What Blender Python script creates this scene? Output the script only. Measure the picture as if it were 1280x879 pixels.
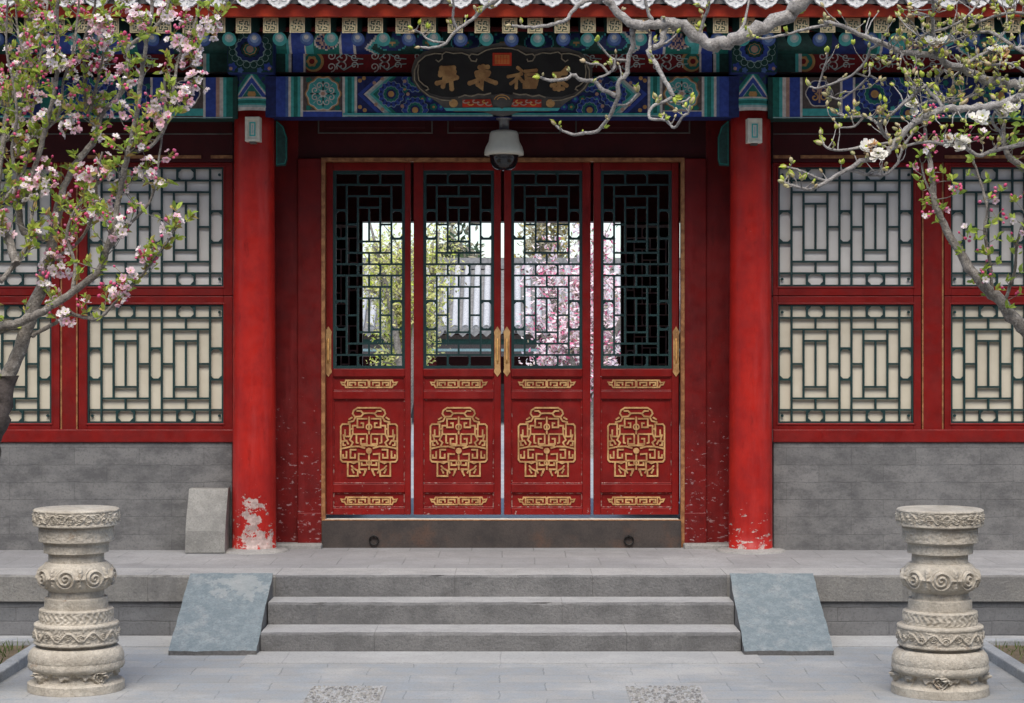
import bpy, bmesh, math, random
from mathutils import Vector, Matrix, noise as mnoise

for o in list(bpy.data.objects):
    bpy.data.objects.remove(o)
SC = bpy.context.scene
COL = SC.collection
R = math.radians

# ------------------------------------------------------------------ camera, sky, sun, exposure
FOC = 2400.0            # focal length in photo pixels (photo is 1280 x 879)
CX, CY, CZ = 0.065, -13.0, 1.716
cam_d = bpy.data.cameras.new('camera')
cam_d.sensor_width = 36.0
cam_d.lens = FOC / 1280 * 36.0
cam_d.clip_end = 2000
cam = bpy.data.objects.new('camera', cam_d)
COL.objects.link(cam)
cam.location = (CX, CY, CZ)
cam.rotation_euler = (R(90), 0, 0)
SC.camera = cam

SUN_EL, SUN_ROT = R(57), R(184)
w = bpy.data.worlds.new('World')
SC.world = w
w.use_nodes = True
nt = w.node_tree
bg = nt.nodes['Background']
sky = nt.nodes.new('ShaderNodeTexSky')
sky.sky_type = 'NISHITA'
sky.sun_disc = False
sky.sun_elevation = SUN_EL
sky.sun_rotation = SUN_ROT
sky.air_density = 1.0
sky.dust_density = 1.6
sky.ozone_density = 1.0
nt.links.new(sky.outputs[0], bg.inputs[0])
bg.inputs[1].default_value = 0.15
sd = bpy.data.lights.new('sun', 'SUN')
sd.energy = 2.3
sd.angle = R(45)
sd.color = (1.0, 0.93, 0.84)
sun = bpy.data.objects.new('sun', sd)
COL.objects.link(sun)
sv = Vector((math.sin(SUN_ROT) * math.cos(SUN_EL), math.cos(SUN_ROT) * math.cos(SUN_EL), math.sin(SUN_EL)))
sun.rotation_euler = (-sv).to_track_quat('-Z', 'Y').to_euler()
sun.location = (0, -6, 9)
SC.view_settings.view_transform = 'Standard'
SC.view_settings.look = 'None'
SC.view_settings.exposure = 0.80
SC.view_settings.gamma = 1.0

# ------------------------------------------------------------------ measured geometry helpers
def X(px, d): return (px - 640.0) * d / FOC + CX
def Z(py, d): return CZ - (py - 439.5) * d / FOC
def at(px, py, d): return Vector((X(px, d), d + CY, Z(py, d)))

# ------------------------------------------------------------------ materials
MATS = {}
def newmat(name):
    m = bpy.data.materials.new(name)
    m.use_nodes = True
    return m, m.node_tree, m.node_tree.nodes['Principled BSDF']

def nz(nt, scale, detail=6, rough=.6, stretch=None, off=0.0):
    g = nt.nodes.new('ShaderNodeNewGeometry')
    mp = nt.nodes.new('ShaderNodeMapping')
    mp.inputs['Scale'].default_value = stretch or (1, 1, 1)
    mp.inputs['Location'].default_value = (off, off * 1.7, off * .6)
    n = nt.nodes.new('ShaderNodeTexNoise')
    n.inputs['Scale'].default_value = scale
    n.inputs['Detail'].default_value = detail
    n.inputs['Roughness'].default_value = rough
    nt.links.new(g.outputs['Position'], mp.inputs[0])
    nt.links.new(mp.outputs[0], n.inputs['Vector'])
    return n.outputs['Fac']

def ramp(nt, src, a, b, lo=0.0, hi=1.0):
    r = nt.nodes.new('ShaderNodeMapRange')
    r.interpolation_type = 'SMOOTHSTEP'
    r.inputs['From Min'].default_value = a
    r.inputs['From Max'].default_value = b
    r.inputs['To Min'].default_value = lo
    r.inputs['To Max'].default_value = hi
    nt.links.new(src, r.inputs['Value'])
    return r.outputs['Result']

def mixc(nt, fac, a, b):
    m = nt.nodes.new('ShaderNodeMix')
    m.data_type = 'RGBA'
    for s, v in ((m.inputs['Factor'], fac), (m.inputs['A'], a), (m.inputs['B'], b)):
        if isinstance(v, (int, float)): s.default_value = v
        elif isinstance(v, (tuple, list)): s.default_value = (*v, 1)
        else: nt.links.new(v, s)
    return m.outputs['Result']

def mth(nt, op, a, b):
    m = nt.nodes.new('ShaderNodeMath'); m.operation = op
    for s, v in ((m.inputs[0], a), (m.inputs[1], b)):
        if isinstance(v, (int, float)): s.default_value = v
        else: nt.links.new(v, s)
    return m.outputs[0]

def posz(nt, ax='Z'):
    g = nt.nodes.new('ShaderNodeNewGeometry')
    s = nt.nodes.new('ShaderNodeSeparateXYZ')
    nt.links.new(g.outputs['Position'], s.inputs[0])
    return s.outputs[ax]

def bumpn(nt, bsdf, h, strength, dist=.01, prev=None):
    b = nt.nodes.new('ShaderNodeBump')
    b.inputs['Strength'].default_value = strength
    b.inputs['Distance'].default_value = dist
    nt.links.new(h, b.inputs['Height'])
    if prev is not None: nt.links.new(prev, b.inputs['Normal'])
    nt.links.new(b.outputs[0], bsdf.inputs['Normal'])
    return b.outputs[0]

def paint(name, c, c2=None, rough=.55, scale=9, bump=.25, bscale=70, lo=.35, hi=.65, spec=.4, stretch=None, metal=0):
    if name in MATS: return MATS[name]
    m, nt, b = newmat(name)
    c2 = c2 or tuple(v * .62 for v in c)
    f = ramp(nt, nz(nt, scale, stretch=stretch), lo, hi)
    nt.links.new(mixc(nt, f, c, c2), b.inputs['Base Color'])
    b.inputs['Roughness'].default_value = rough
    b.inputs['Specular IOR Level'].default_value = spec
    b.inputs['Metallic'].default_value = metal
    if bump: bumpn(nt, b, nz(nt, bscale, 4), bump, .004)
    MATS[name] = m
    return m

def blob(nt, c, r, amp=.9, nscale=12):
    """ragged spot of wear round a place: 1 inside, 0 outside"""
    g = nt.nodes.new('ShaderNodeNewGeometry')
    a = nt.nodes.new('ShaderNodeVectorMath'); a.operation = 'SUBTRACT'; a.inputs[1].default_value = c
    b = nt.nodes.new('ShaderNodeVectorMath'); b.operation = 'DIVIDE'; b.inputs[1].default_value = r
    l = nt.nodes.new('ShaderNodeVectorMath'); l.operation = 'LENGTH'
    nt.links.new(g.outputs['Position'], a.inputs[0]); nt.links.new(a.outputs[0], b.inputs[0]); nt.links.new(b.outputs[0], l.inputs[0])
    n = mth(nt, 'MULTIPLY', mth(nt, 'SUBTRACT', nz(nt, nscale, 8, .7, None, 5.5), .5), amp * 4)
    return ramp(nt, mth(nt, 'ADD', l.outputs['Value'], n), 1.0, .86)

def lacquer(name, c, c2, chip, zlo, zhi, scale=14, stretch=(1, 1, 2.2), thr=.56, rough=.42, chipmax=1.0, patch=0, fade=None, spots=()):
    """painted wood whose paint is chipped low down"""
    m, nt, b = newmat(name)
    base = mixc(nt, ramp(nt, nz(nt, 5, 8, .7), .35, .68), c, c2)
    base = mixc(nt, ramp(nt, nz(nt, 38, 5, .7, (1, 1, .25)), .55, .8, 0, .35), base, tuple(v * .5 for v in c2))
    if fade:
        base = mixc(nt, ramp(nt, nz(nt, 7, 6, .65, (1, 1, .12), 4.4), .48, .75, 0, .5), base, fade)
        base = mixc(nt, ramp(nt, nz(nt, 16, 7, .7, (1, 1, .3), 8.4), .58, .72, 0, .45), base, tuple(v * .4 for v in c2))
    grad = ramp(nt, posz(nt), zhi, zlo, 0, 1)
    n = nz(nt, scale, 7, .62, stretch, 3.1)
    mask = ramp(nt, mth(nt, 'ADD', n, mth(nt, 'MULTIPLY', mth(nt, 'SUBTRACT', grad, 1.0), .16)), thr, thr + .035, 0, chipmax)
    if patch:
        g2 = ramp(nt, posz(nt), patch, .40, 0, 1)
        n2 = nz(nt, 5.5, 9, .68, (1.3, 1.3, .8), 1.7)
        mask = mth(nt, 'MAXIMUM', mask, ramp(nt, mth(nt, 'ADD', n2, mth(nt, 'MULTIPLY', mth(nt, 'SUBTRACT', g2, 1.0), .22)), .525, .545, 0, .95))
    for c_, r_ in spots: mask = mth(nt, 'MAXIMUM', mask, blob(nt, c_, r_, 1.7, 17))
    chipc = mixc(nt, ramp(nt, nz(nt, 30), .35, .65), chip, tuple(v * .6 for v in chip))
    nt.links.new(mixc(nt, mask, base, chipc), b.inputs['Base Color'])
    b.inputs['Specular IOR Level'].default_value = .24
    nt.links.new(ramp(nt, nz(nt, 12, 6), .3, .7, rough - .08, rough + .16), b.inputs['Roughness'])
    p = bumpn(nt, b, nz(nt, 26, 6, .6), .18, .006)
    bumpn(nt, b, mth(nt, 'MULTIPLY', mask, -1.0), .35, .002, p)
    MATS[name] = m
    return m

def stone(name, c, c2, c3=None, scale=4, rough=.85, bump=.5, bscale=60, lo=.35, hi=.68, stain=None, streak=None):
    m, nt, b = newmat(name)
    f = ramp(nt, nz(nt, scale, 9, .68), lo, hi)
    col = mixc(nt, f, c, c2)
    if c3: col = mixc(nt, ramp(nt, nz(nt, scale * .45, 6, .7, None, 7.7), .5, .72, 0, .8), col, c3)
    col = mixc(nt, ramp(nt, nz(nt, 85, 5, .75), .45, .68, 0, .6), col, tuple(v * .5 for v in c))
    col = mixc(nt, ramp(nt, nz(nt, 60, 5, .75, None, 2.2), .55, .75, 0, .5), col, tuple(min(1, v * 1.5) for v in c))
    if streak: col = mixc(nt, ramp(nt, nz(nt, 9, 6, .7, (1, 1, .08), 6.1), .5, .7, 0, .6), col, streak)
    if stain: col = mixc(nt, ramp(nt, nz(nt, 7, 7, .7, None, 12.3), .6, .7, 0, .75), col, stain)
    if name == 'slope_stone': col = mixc(nt, mth(nt, 'MULTIPLY', blob(nt, (-1.54, -1.53, .31), (.15, .12, .2), 1.5, 13), .38), col, (.36, .365, .345))
    nt.links.new(col, b.inputs['Base Color'])
    b.inputs['Roughness'].default_value = rough
    b.inputs['Specular IOR Level'].default_value = .25
    p = bumpn(nt, b, nz(nt, bscale, 8, .75), bump, .012)
    bumpn(nt, b, nz(nt, 9, 5, .6), bump * .6, .02, p)
    MATS[name] = m
    return m

def barkmat(name, c, dark, pale):
    m, nt, b = newmat(name)
    col = mixc(nt, ramp(nt, nz(nt, 20, 8, .7), .35, .65), c, dark)
    col = mixc(nt, ramp(nt, nz(nt, 46, 6, .75, None, 3), .5, .66, 0, .8), col, pale)
    col = mixc(nt, ramp(nt, nz(nt, 95, 5, .8, None, 8), .52, .62, 0, .75), col, tuple(v * .45 for v in dark))
    nt.links.new(col, b.inputs['Base Color'])
    b.inputs['Roughness'].default_value = .85
    b.inputs['Specular IOR Level'].default_value = .2
    p = bumpn(nt, b, nz(nt, 120, 6, .8), .9, .006)
    bumpn(nt, b, nz(nt, 38, 6, .7), 1.0, .012, p)
    MATS[name] = m
    return m

def bricks(name, c1, c2, mortar, bw, bh, plane='XZ', msize=.004, c3=None, bump=.4, warp=.004, squash=.5, rough=.85, dust=None):
    m, nt, b = newmat(name)
    g = nt.nodes.new('ShaderNodeNewGeometry')
    s = nt.nodes.new('ShaderNodeSeparateXYZ')
    nt.links.new(g.outputs['Position'], s.inputs[0])
    cb = nt.nodes.new('ShaderNodeCombineXYZ')
    wn = mth(nt, 'MULTIPLY', mth(nt, 'SUBTRACT', nz(nt, 6, 4), .5), warp * 4)
    if plane == 'XZ':
        nt.links.new(mth(nt, 'ADD', s.outputs['X'], s.outputs['Y']), cb.inputs[0])
        nt.links.new(mth(nt, 'ADD', s.outputs['Z'], wn), cb.inputs[1])
    else:
        nt.links.new(mth(nt, 'ADD', s.outputs['X'], wn), cb.inputs[0])
        nt.links.new(mth(nt, 'ADD', s.outputs['Y'], wn), cb.inputs[1])
    br = nt.nodes.new('ShaderNodeTexBrick')
    br.offset = squash
    br.inputs['Scale'].default_value = 1.0
    br.inputs['Brick Width'].default_value = bw
    br.inputs['Row Height'].default_value = bh
    br.inputs['Mortar Size'].default_value = msize
    br.inputs['Mortar Smooth'].default_value = .6
    br.inputs['Bias'].default_value = 0
    br.inputs['Color1'].default_value = (*c1, 1)
    br.inputs['Color2'].default_value = (*c2, 1)
    br.inputs['Mortar'].default_value = (*mortar, 1)
    nt.links.new(cb.outputs[0], br.inputs['Vector'])
    col = mixc(nt, ramp(nt, nz(nt, 5.5, 9, .75, (1, 1, 1.8)), .38, .66, 0, .8), br.outputs['Color'], c3 or tuple(v * .6 for v in c1))
    if dust: col = mixc(nt, ramp(nt, nz(nt, 1.6, 8, .72, None, 9), .5, .68, 0, .75), col, dust)
    col = mixc(nt, ramp(nt, nz(nt, 1.3, 6, .7, None, 5), .45, .7, 0, .45), col, tuple(min(1, v * 1.45) for v in c1))
    col = mixc(nt, ramp(nt, nz(nt, 75, 5, .75), .48, .7, 0, .55), col, tuple(v * .45 for v in c1))
    col = mixc(nt, ramp(nt, nz(nt, 50, 5, .75, None, 3.3), .55, .75, 0, .4), col, tuple(min(1, v * 1.5) for v in c1))
    nt.links.new(col, b.inputs['Base Color'])
    b.inputs['Roughness'].default_value = rough
    b.inputs['Specular IOR Level'].default_value = .25
    p = bumpn(nt, b, nz(nt, 55, 8, .7), bump, .006)
    bumpn(nt, b, mth(nt, 'MULTIPLY', br.outputs['Fac'], -1), .5, .004, p)
    MATS[name] = m
    return m

def leafmat(name, c, c2, trans=.35, rough=.5):
    m, nt, b = newmat(name)
    col = mixc(nt, ramp(nt, nz(nt, 14, 3), .35, .65), c, c2)
    nt.links.new(col, b.inputs['Base Color'])
    b.inputs['Roughness'].default_value = rough
    b.inputs['Specular IOR Level'].default_value = .3
    tr = nt.nodes.new('ShaderNodeBsdfTranslucent')
    nt.links.new(col, tr.inputs['Color'])
    mx = nt.nodes.new('ShaderNodeMixShader')
    mx.inputs[0].default_value = trans
    nt.links.new(b.outputs[0], mx.inputs[1])
    nt.links.new(tr.outputs[0], mx.inputs[2])
    nt.links.new(mx.outputs[0], nt.nodes['Material Output'].inputs['Surface'])
    MATS[name] = m
    return m

# pillars and joinery
lacquer('column_red', (.40, .016, .010), (.28, .012, .010), (.50, .38, .345), .38, .92, scale=16, stretch=(1.0, 1.0, 2.4), thr=.565, patch=.80, fade=(.46, .06, .055), spots=(((-1.63, -.14, .43), (.085, .2, .075)), ((-1.665, -.14, .60), (.055, .2, .12))))
lacquer('jamb_red', (.17, .009, .008), (.105, .007, .007), (.46, .30, .30), .5, 2.3, scale=30, stretch=(.8, .8, 1.6), thr=.59, chipmax=.6, fade=(.26, .03, .03))
lacquer('door_red', (.215, .008, .006), (.15, .006, .005), (.42, .27, .24), .5, 1.1, scale=28, stretch=(1, 1, 1), thr=.60, fade=(.26, .022, .018))
lacquer('door_edge', (.26, .018, .014), (.18, .012, .011), (.46, .30, .25), .5, 2.0, scale=34, stretch=(1, 1, 1), thr=.51, chipmax=.7)
lacquer('frame_red', (.21, .009, .007), (.145, .008, .007), (.42, .25, .2), .9, 1.3, scale=22, stretch=(.6, 1, 1), thr=.63)
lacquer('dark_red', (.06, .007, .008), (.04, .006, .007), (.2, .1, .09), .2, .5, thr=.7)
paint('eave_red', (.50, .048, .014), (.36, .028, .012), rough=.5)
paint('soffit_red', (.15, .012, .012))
paint('trim_orange', (.38, .18, .07), (.20, .08, .03), rough=.5, scale=25)
paint('lattice_green', (.009, .042, .040), (.006, .028, .028), rough=.5)
paint('pane_cream', (.68, .63, .50), (.61, .56, .435), rough=.35, scale=3, bump=.05, spec=.4)
paint('pane_grey', (.77, .74, .68), (.69, .66, .60), rough=.35, scale=3, bump=.05, spec=.4)
paint('gold', (.60, .36, .14), (.34, .17, .06), rough=.5, scale=13, bump=.5, bscale=140, spec=.5)
paint('gold_dull', (.80, .46, .15), (.60, .32, .09), rough=.5, scale=30)
# colours of the painted timbers
paint('p_blue', (0.05, 0.1, 0.46), (0.035, 0.07, 0.33), scale=30)
paint('p_dblue', (0.022, 0.04, 0.18), (0.014, 0.025, 0.11), scale=30)
paint('p_teal', (0.09, 0.52, 0.5), (0.065, 0.4, 0.39), scale=30)
paint('p_green', (0.022, 0.23, 0.185), (0.015, 0.16, 0.13), scale=30)
paint('p_dgreen', (0.018, 0.082, 0.07), (0.011, 0.05, 0.043), scale=30)
paint('p_white', (0.84, 0.79, 0.73), (0.62, 0.58, 0.54), scale=30)
paint('p_pale', (0.46, 0.64, 0.63), (0.34, 0.5, 0.49), scale=30)
paint('p_pink', (0.6, 0.38, 0.29), (0.46, 0.28, 0.22), scale=30)
paint('p_black', (.012, .014, .016), scale=30)
paint('p_red', (0.24, 0.012, 0.016), (0.17, 0.01, 0.012), scale=30)
paint('p_gold', (0.66, 0.38, 0.14), (0.5, 0.27, 0.1), scale=30)
paint('p_brown', (0.15, 0.115, 0.105), (0.09, 0.075, 0.07), scale=30)
paint('p_sky', (.10, .20, .48), (.07, .14, .36), scale=30)
paint('p_lsky', (.30, .42, .66), (.22, .32, .52), scale=30)
paint('rafter_gold', (.56, .47, .27), (.42, .34, .19), scale=40)
paint('rafter_dark', (.035, .075, .045), scale=40)
paint('board_black', (.022, .024, .022), (.014, .015, .014), rough=.4)
paint('board_edge', (.13, .12, .105), (.075, .07, .062), rough=.5)
paint('frame_gilt', (.42, .36, .25), (.26, .22, .16), rough=.5, scale=40)
paint('seal_red', (.72, .05, .016), rough=.5)
paint('seal_orange', (.80, .24, .06), rough=.5)
paint('tile_grey', (.62, .62, .61), (.42, .42, .42), rough=.8, scale=30, bump=.6)
paint('tile_roof', (.20, .20, .20), (.13, .13, .13), rough=.85, scale=14, bump=.6)
# stones
stone('pedestal_stone', (.52, .475, .395), (.36, .325, .265), (.58, .55, .475), scale=10, bump=.7, stain=(.24, .16, .10))
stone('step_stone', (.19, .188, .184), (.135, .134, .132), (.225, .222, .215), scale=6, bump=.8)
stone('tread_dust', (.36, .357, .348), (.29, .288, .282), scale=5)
stone('edge_stone', (.25, .243, .222), (.18, .176, .168), (.31, .295, .26), scale=3, bump=.6, streak=(.13, .128, .122))
stone('slope_stone', (.22, .258, .268), (.155, .19, .205), (.29, .305, .30), scale=18, bump=.6, lo=.3, hi=.6)
stone('block_stone', (.31, .305, .28), (.20, .196, .182), scale=5, bump=.5)
stone('base_stone', (.33, .32, .30), (.25, .245, .235), scale=6, bump=.5)
stone('kerb_stone', (.36, .37, .37), (.27, .28, .28), scale=5, bump=.4)
stone('soil', (.20, .155, .10), (.13, .10, .065), scale=20, bump=1)
stone('metal_threshold', (.075, .062, .055), (.045, .040, .038), (.13, .07, .045), scale=5, rough=.5, bump=.2)
barkmat('bark', (.29, .265, .23), (.155, .138, .118), (.42, .39, .345))
stone('bark_dark', (.06, .05, .045), (.12, .10, .09), scale=25, bump=1.0, bscale=80)
barkmat('twig_bark', (.40, .38, .355), (.24, .225, .21), (.52, .50, .465))
bricks('wall_brick', (.160, .159, .155), (.198, .196, .190), (.125, .124, .122), .44, .118, 'XZ', .0025, (.085, .085, .087), warp=.006)
bricks('plinth_brick', (.165, .165, .165), (.12, .13, .135), (.10, .10, .10), .62, .085, 'XZ', .005, (.12, .12, .12))
bricks('paving', (.305, .303, .29), (.242, .25, .25), (.16, .165, .165), .47, .235, 'XY', .004, (.24, .27, .295), bump=.35, warp=.01, dust=(.335, .325, .30))
bricks('platform_paving', (.27, .27, .27), (.235, .235, .24), (.16, .16, .16), .42, .42, 'XY', .005, (.21, .21, .21), bump=.35)
bricks('passage_floor', (.33, .33, .32), (.30, .30, .295), (.2, .2, .2), .42, .42, 'XY', .004, (.27, .27, .27), bump=.1, rough=.42)
bricks('apron', (.34, .34, .33), (.31, .315, .31), (.25, .25, .25), 1.2, .5, 'XY', .004, (.31, .31, .30), bump=.35)
# camera, misc
paint('cctv_beige', (.68, .66, .55), (.60, .58, .48), rough=.4, bump=.05)
paint('cctv_black', (.010, .010, .012), rough=.12, bump=0, spec=.6)
paint('grey_metal', (.34, .35, .35), rough=.4, bump=.05, metal=.4)
paint('plaque_white', (.80, .78, .66), (.68, .66, .54), rough=.5, scale=25)
paint('unlit_room_black', (.012, .010, .010), rough=.8)  # black stands in for the darkness of unlit rooms
paint('iron', (.03, .028, .026), rough=.45, metal=.6)
# leaves and flowers
leafmat('leaf_young', (.50, .58, .10), (.34, .46, .07), .45)
leafmat('leaf_green', (.24, .38, .06), (.34, .46, .08), .45)
leafmat('leaf_bronze', (.44, .30, .10), (.36, .34, .08))
leafmat('leaf_lime', (.60, .66, .10), (.46, .56, .10))
leafmat('petal_pink', (.90, .58, .66), (.92, .72, .77), .42)
leafmat('petal_white', (.93, .88, .87), (.91, .80, .81), .42)
leafmat('magnolia_white', (.90, .89, .84), (.86, .83, .76), .4)
leafmat('petal_rose', (.72, .20, .33), (.62, .12, .24), .25)
leafmat('bud_rose', (.58, .055, .15), (.70, .14, .26), .15)
leafmat('petal_brown', (.52, .30, .14), (.62, .42, .24), .25)
leafmat('bud_tan', (.50, .40, .24), (.42, .42, .20), .2)
leafmat('grass_blade', (.07, .14, .03), (.16, .20, .05), .25)
leafmat('bush_yellow', (.80, .76, .34), (.66, .66, .24), .5)
leafmat('dark_needle', (.04, .07, .035), (.06, .09, .04), .2)
leafmat('pale_bloom', (.86, .62, .68), (.85, .76, .78), .3)
leafmat('hazy_twig', (.26, .23, .17), (.32, .30, .2), .3)

# ------------------------------------------------------------------ mesh builder
class MB:
    def __init__(s): s.v = []; s.f = []; s.m = []; s.sm = []; s.mats = []
    def mi(s, mat):
        if mat not in s.mats: s.mats.append(mat)
        return s.mats.index(mat)
    def add(s, vs, fs, mat, smooth=False):
        o = len(s.v); k = s.mi(mat)
        s.v.extend([tuple(v) for v in vs])
        for f in fs:
            s.f.append(tuple(i + o for i in f)); s.m.append(k); s.sm.append(smooth)
    def box(s, x0, x1, y0, y1, z0, z1, mat):
        vs = [(x, y, z) for x in (x0, x1) for y in (y0, y1) for z in (z0, z1)]
        s.add(vs, [(0, 1, 3, 2), (4, 6, 7, 5), (0, 4, 5, 1), (2, 3, 7, 6), (0, 2, 6, 4), (1, 5, 7, 3)], mat)
    def prism(s, poly, y0, y1, mat, side=None):
        """poly of (x,z) extruded from y0 (front) to y1"""
        n = len(poly)
        vs = [(x, y0, z) for x, z in poly] + [(x, y1, z) for x, z in poly]
        s.add(vs, [tuple(range(n)), tuple(range(2 * n - 1, n - 1, -1))], mat)
        s.add(vs, [(i, n + i, n + (i + 1) % n, (i + 1) % n) for i in range(n)], side or mat)
    def prism_x(s, poly, x0, x1, mat):
        """poly of (y,z) extruded along x"""
        n = len(poly)
        vs = [(x0, y, z) for y, z in poly] + [(x1, y, z) for y, z in poly]
        s.add(vs, [tuple(range(n)), tuple(range(2 * n - 1, n - 1, -1))] + [(i, n + i, n + (i + 1) % n, (i + 1) % n) for i in range(n)], mat)
    def lathe(s, prof, cx, cy, mat, n=40, fn=None, smooth=True, cap=True):
        vs = []
        for r, z in prof:
            for i in range(n):
                a = 2 * math.pi * i / n
                rr = r + (fn(a, r, z) if fn else 0)
                vs.append((cx + rr * math.cos(a), cy + rr * math.sin(a), z))
        fs = []
        for j in range(len(prof) - 1):
            for i in range(n):
                fs.append((j * n + i, j * n + (i + 1) % n, (j + 1) * n + (i + 1) % n, (j + 1) * n + i))
        s.add(vs, fs, mat, smooth)
        if cap:
            o = len(s.v) - len(vs); k = s.mi(mat)
            for j in (0, len(prof) - 1):
                s.f.append(tuple(o + j * n + i for i in range(n))); s.m.append(k); s.sm.append(False)
    def tube(s, pts, rad, mat, n=7, smooth=True, cap=True):
        pts = [Vector(p) for p in pts]
        t = (pts[1] - pts[0]).normalized()
        u = t.orthogonal().normalized()
        vs = []; L = len(pts)
        for k, p in enumerate(pts):
            t = (pts[min(k + 1, L - 1)] - pts[max(k - 1, 0)])
            if t.length < 1e-9: t = Vector((0, 0, 1))
            t.normalize()
            u = (u - t * u.dot(t))
            if u.length < 1e-6: u = t.orthogonal()
            u.normalize(); b = t.cross(u)
            r = rad[k] if isinstance(rad, (list, tuple)) else rad
            for i in range(n):
                a = 2 * math.pi * i / n
                vs.append(p + u * (r * math.cos(a)) + b * (r * math.sin(a)))
        fs = []
        for k in range(L - 1):
            for i in range(n):
                fs.append((k * n + i, k * n + (i + 1) % n, (k + 1) * n + (i + 1) % n, (k + 1) * n + i))
        if cap: fs += [tuple(range(n)), tuple(range((L - 1) * n, L * n))]
        s.add(vs, fs, mat, smooth)
    def ribbon(s, pts, wid, y0, y1, mat, closed=False):
        """mitred stroke through (x,z) points, thickness y0 (front) .. y1"""
        P = [Vector((p[0], p[1])) for p in pts]
        n = len(P); L = []; Rr = []
        for i in range(n):
            a = P[(i - 1) % n] if (closed or i > 0) else None
            c = P[(i + 1) % n] if (closed or i < n - 1) else None
            d1 = (P[i] - a).normalized() if a is not None else None
            d2 = (c - P[i]).normalized() if c is not None else None
            if d1 is None: d1 = d2
            if d2 is None: d2 = d1
            n1 = Vector((-d1.y, d1.x)); n2 = Vector((-d2.y, d2.x))
            m = n1 + n2
            if m.length < .3: m = n1.copy()
            m.normalize()
            k = min(1 / max(.45, m.dot(n1)), 1.8)
            ww = (wid[i] if isinstance(wid, (list, tuple)) else wid) / 2
            L.append(P[i] + m * ww * k); Rr.append(P[i] - m * ww * k)
        vs = [(p.x, y0, p.y) for p in L] + [(p.x, y0, p.y) for p in Rr] + [(p.x, y1, p.y) for p in L] + [(p.x, y1, p.y) for p in Rr]
        fs = []
        rng = range(n) if closed else range(n - 1)
        for i in rng:
            j = (i + 1) % n
            fs += [(i, j, n + j, n + i), (i, 2 * n + i, 2 * n + j, j), (n + i, n + j, 3 * n + j, 3 * n + i)]
        if not closed: fs += [(0, n, 3 * n, 2 * n), (n - 1, 3 * n - 1, 4 * n - 1, 2 * n - 1)]
        s.add(vs, fs, mat)
    def flat(s, poly, y, mat):
        s.add([(x, y, z) for x, z in poly], [tuple(range(len(poly)))], mat)
    def build(s, name, parent=None, bevel=0, loc=None, seg=2):
        me = bpy.data.meshes.new(name)
        me.from_pydata(s.v, [], s.f)
        for m in s.mats: me.materials.append(MATS[m])
        me.polygons.foreach_set('material_index', s.m)
        me.polygons.foreach_set('use_smooth', s.sm)
        me.update()
        o = bpy.data.objects.new(name, me)
        COL.objects.link(o)
        if parent is not None:
            o.parent = parent
        if loc is not None: o.location = loc
        if bevel:
            b = o.modifiers.new('bevel', 'BEVEL'); b.width = bevel; b.segments = seg; b.limit_method = 'ANGLE'; b.angle_limit = R(40)
        return o

def thing(name, label, cat, group=None, loc=(0, 0, 0)):
    o = bpy.data.objects.new(name, None)
    o.empty_display_size = .1
    COL.objects.link(o); o.location = loc
    o['label'] = label; o['category'] = cat
    if group: o['group'] = group
    return o
def tag(o, label, cat, group=None):
    o['label'] = label; o['category'] = cat
    if group: o['group'] = group
    return o
def world_children_fix(root):
    """meshes were built in world space: keep them there under a root that stands elsewhere"""
    for ch in root.children:
        ch.matrix_parent_inverse = Matrix.Translation(-root.location)
def dup(o, parent, off):
    c = o.copy(); COL.objects.link(c); c.parent = parent
    c.location = Vector(o.location) + Vector(off)
    return c
def rough_box(mb, x0, x1, y0, y1, z0, z1, mat, amp=.004, step=.05, ch=.012, seed=0, top=None):
    """a dressed stone block with a worn chamfer and slightly uneven edges, long in x"""
    n = max(2, int((x1 - x0) / step))
    sec = [(y0, z0), (y0, z1 - ch), (y0 + ch * .45, z1 - ch * .3), (y0 + ch * 1.1, z1), (y1, z1), (y1, z0)]
    vs = []
    for i in range(n + 1):
        x = x0 + (x1 - x0) * i / n
        for j, (y, z) in enumerate(sec):
            q = mnoise.noise(Vector((x * 3.1 + seed, j * 1.7, seed * .3))) + .8 * mnoise.noise(Vector((x * 13 + seed, j * 2.3, 4.4)))
            chip = max(0, mnoise.noise(Vector((x * 7 + seed * 2, 9.1, j * .2))) - .42) * 5
            dy = amp * q + (amp * 4 * chip if j in (1, 2, 3) else 0)
            dz = amp * .6 * q - (amp * 3 * chip if j in (2,) else 0)
            if j == 0: dz = 0
            if j > 3: dy = dz = 0
            vs.append((x, y + dy, z + dz))
    k = len(sec); fs = []
    for i in range(n):
        for j in range(k):
            fs.append((i * k + j, (i + 1) * k + j, (i + 1) * k + (j + 1) % k, i * k + (j + 1) % k))
    tops = [f for q, f in enumerate(fs) if q % k == 3]
    rest = [f for q, f in enumerate(fs) if q % k != 3] + [tuple(range(k)), tuple(range(n * k, n * k + k))]
    mb.add(vs, rest, mat)
    mb.add(vs, tops, top or mat)

P0 = .366    # platform height

# ------------------------------------------------------------------ setting: ground
def structure(o): o['kind'] = 'structure'; return o
mb = MB(); mb.add([(-300, -300, 0), (300, -300, 0), (300, 600, 0), (-300, 600, 0)], [(0, 1, 2, 3)], 'paving')
structure(mb.build('ground'))
mb = MB()
mb.box(-1.43, 1.45, -2.44, -2.04, -.05, .004, 'apron')
for x0, x1 in ((-6.3, -1.90), (1.92, 6.3)): mb.box(x0, x1, -1.84, -1.43, -.05, .004, 'apron')
structure(mb.build('paved_strip'))

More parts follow.
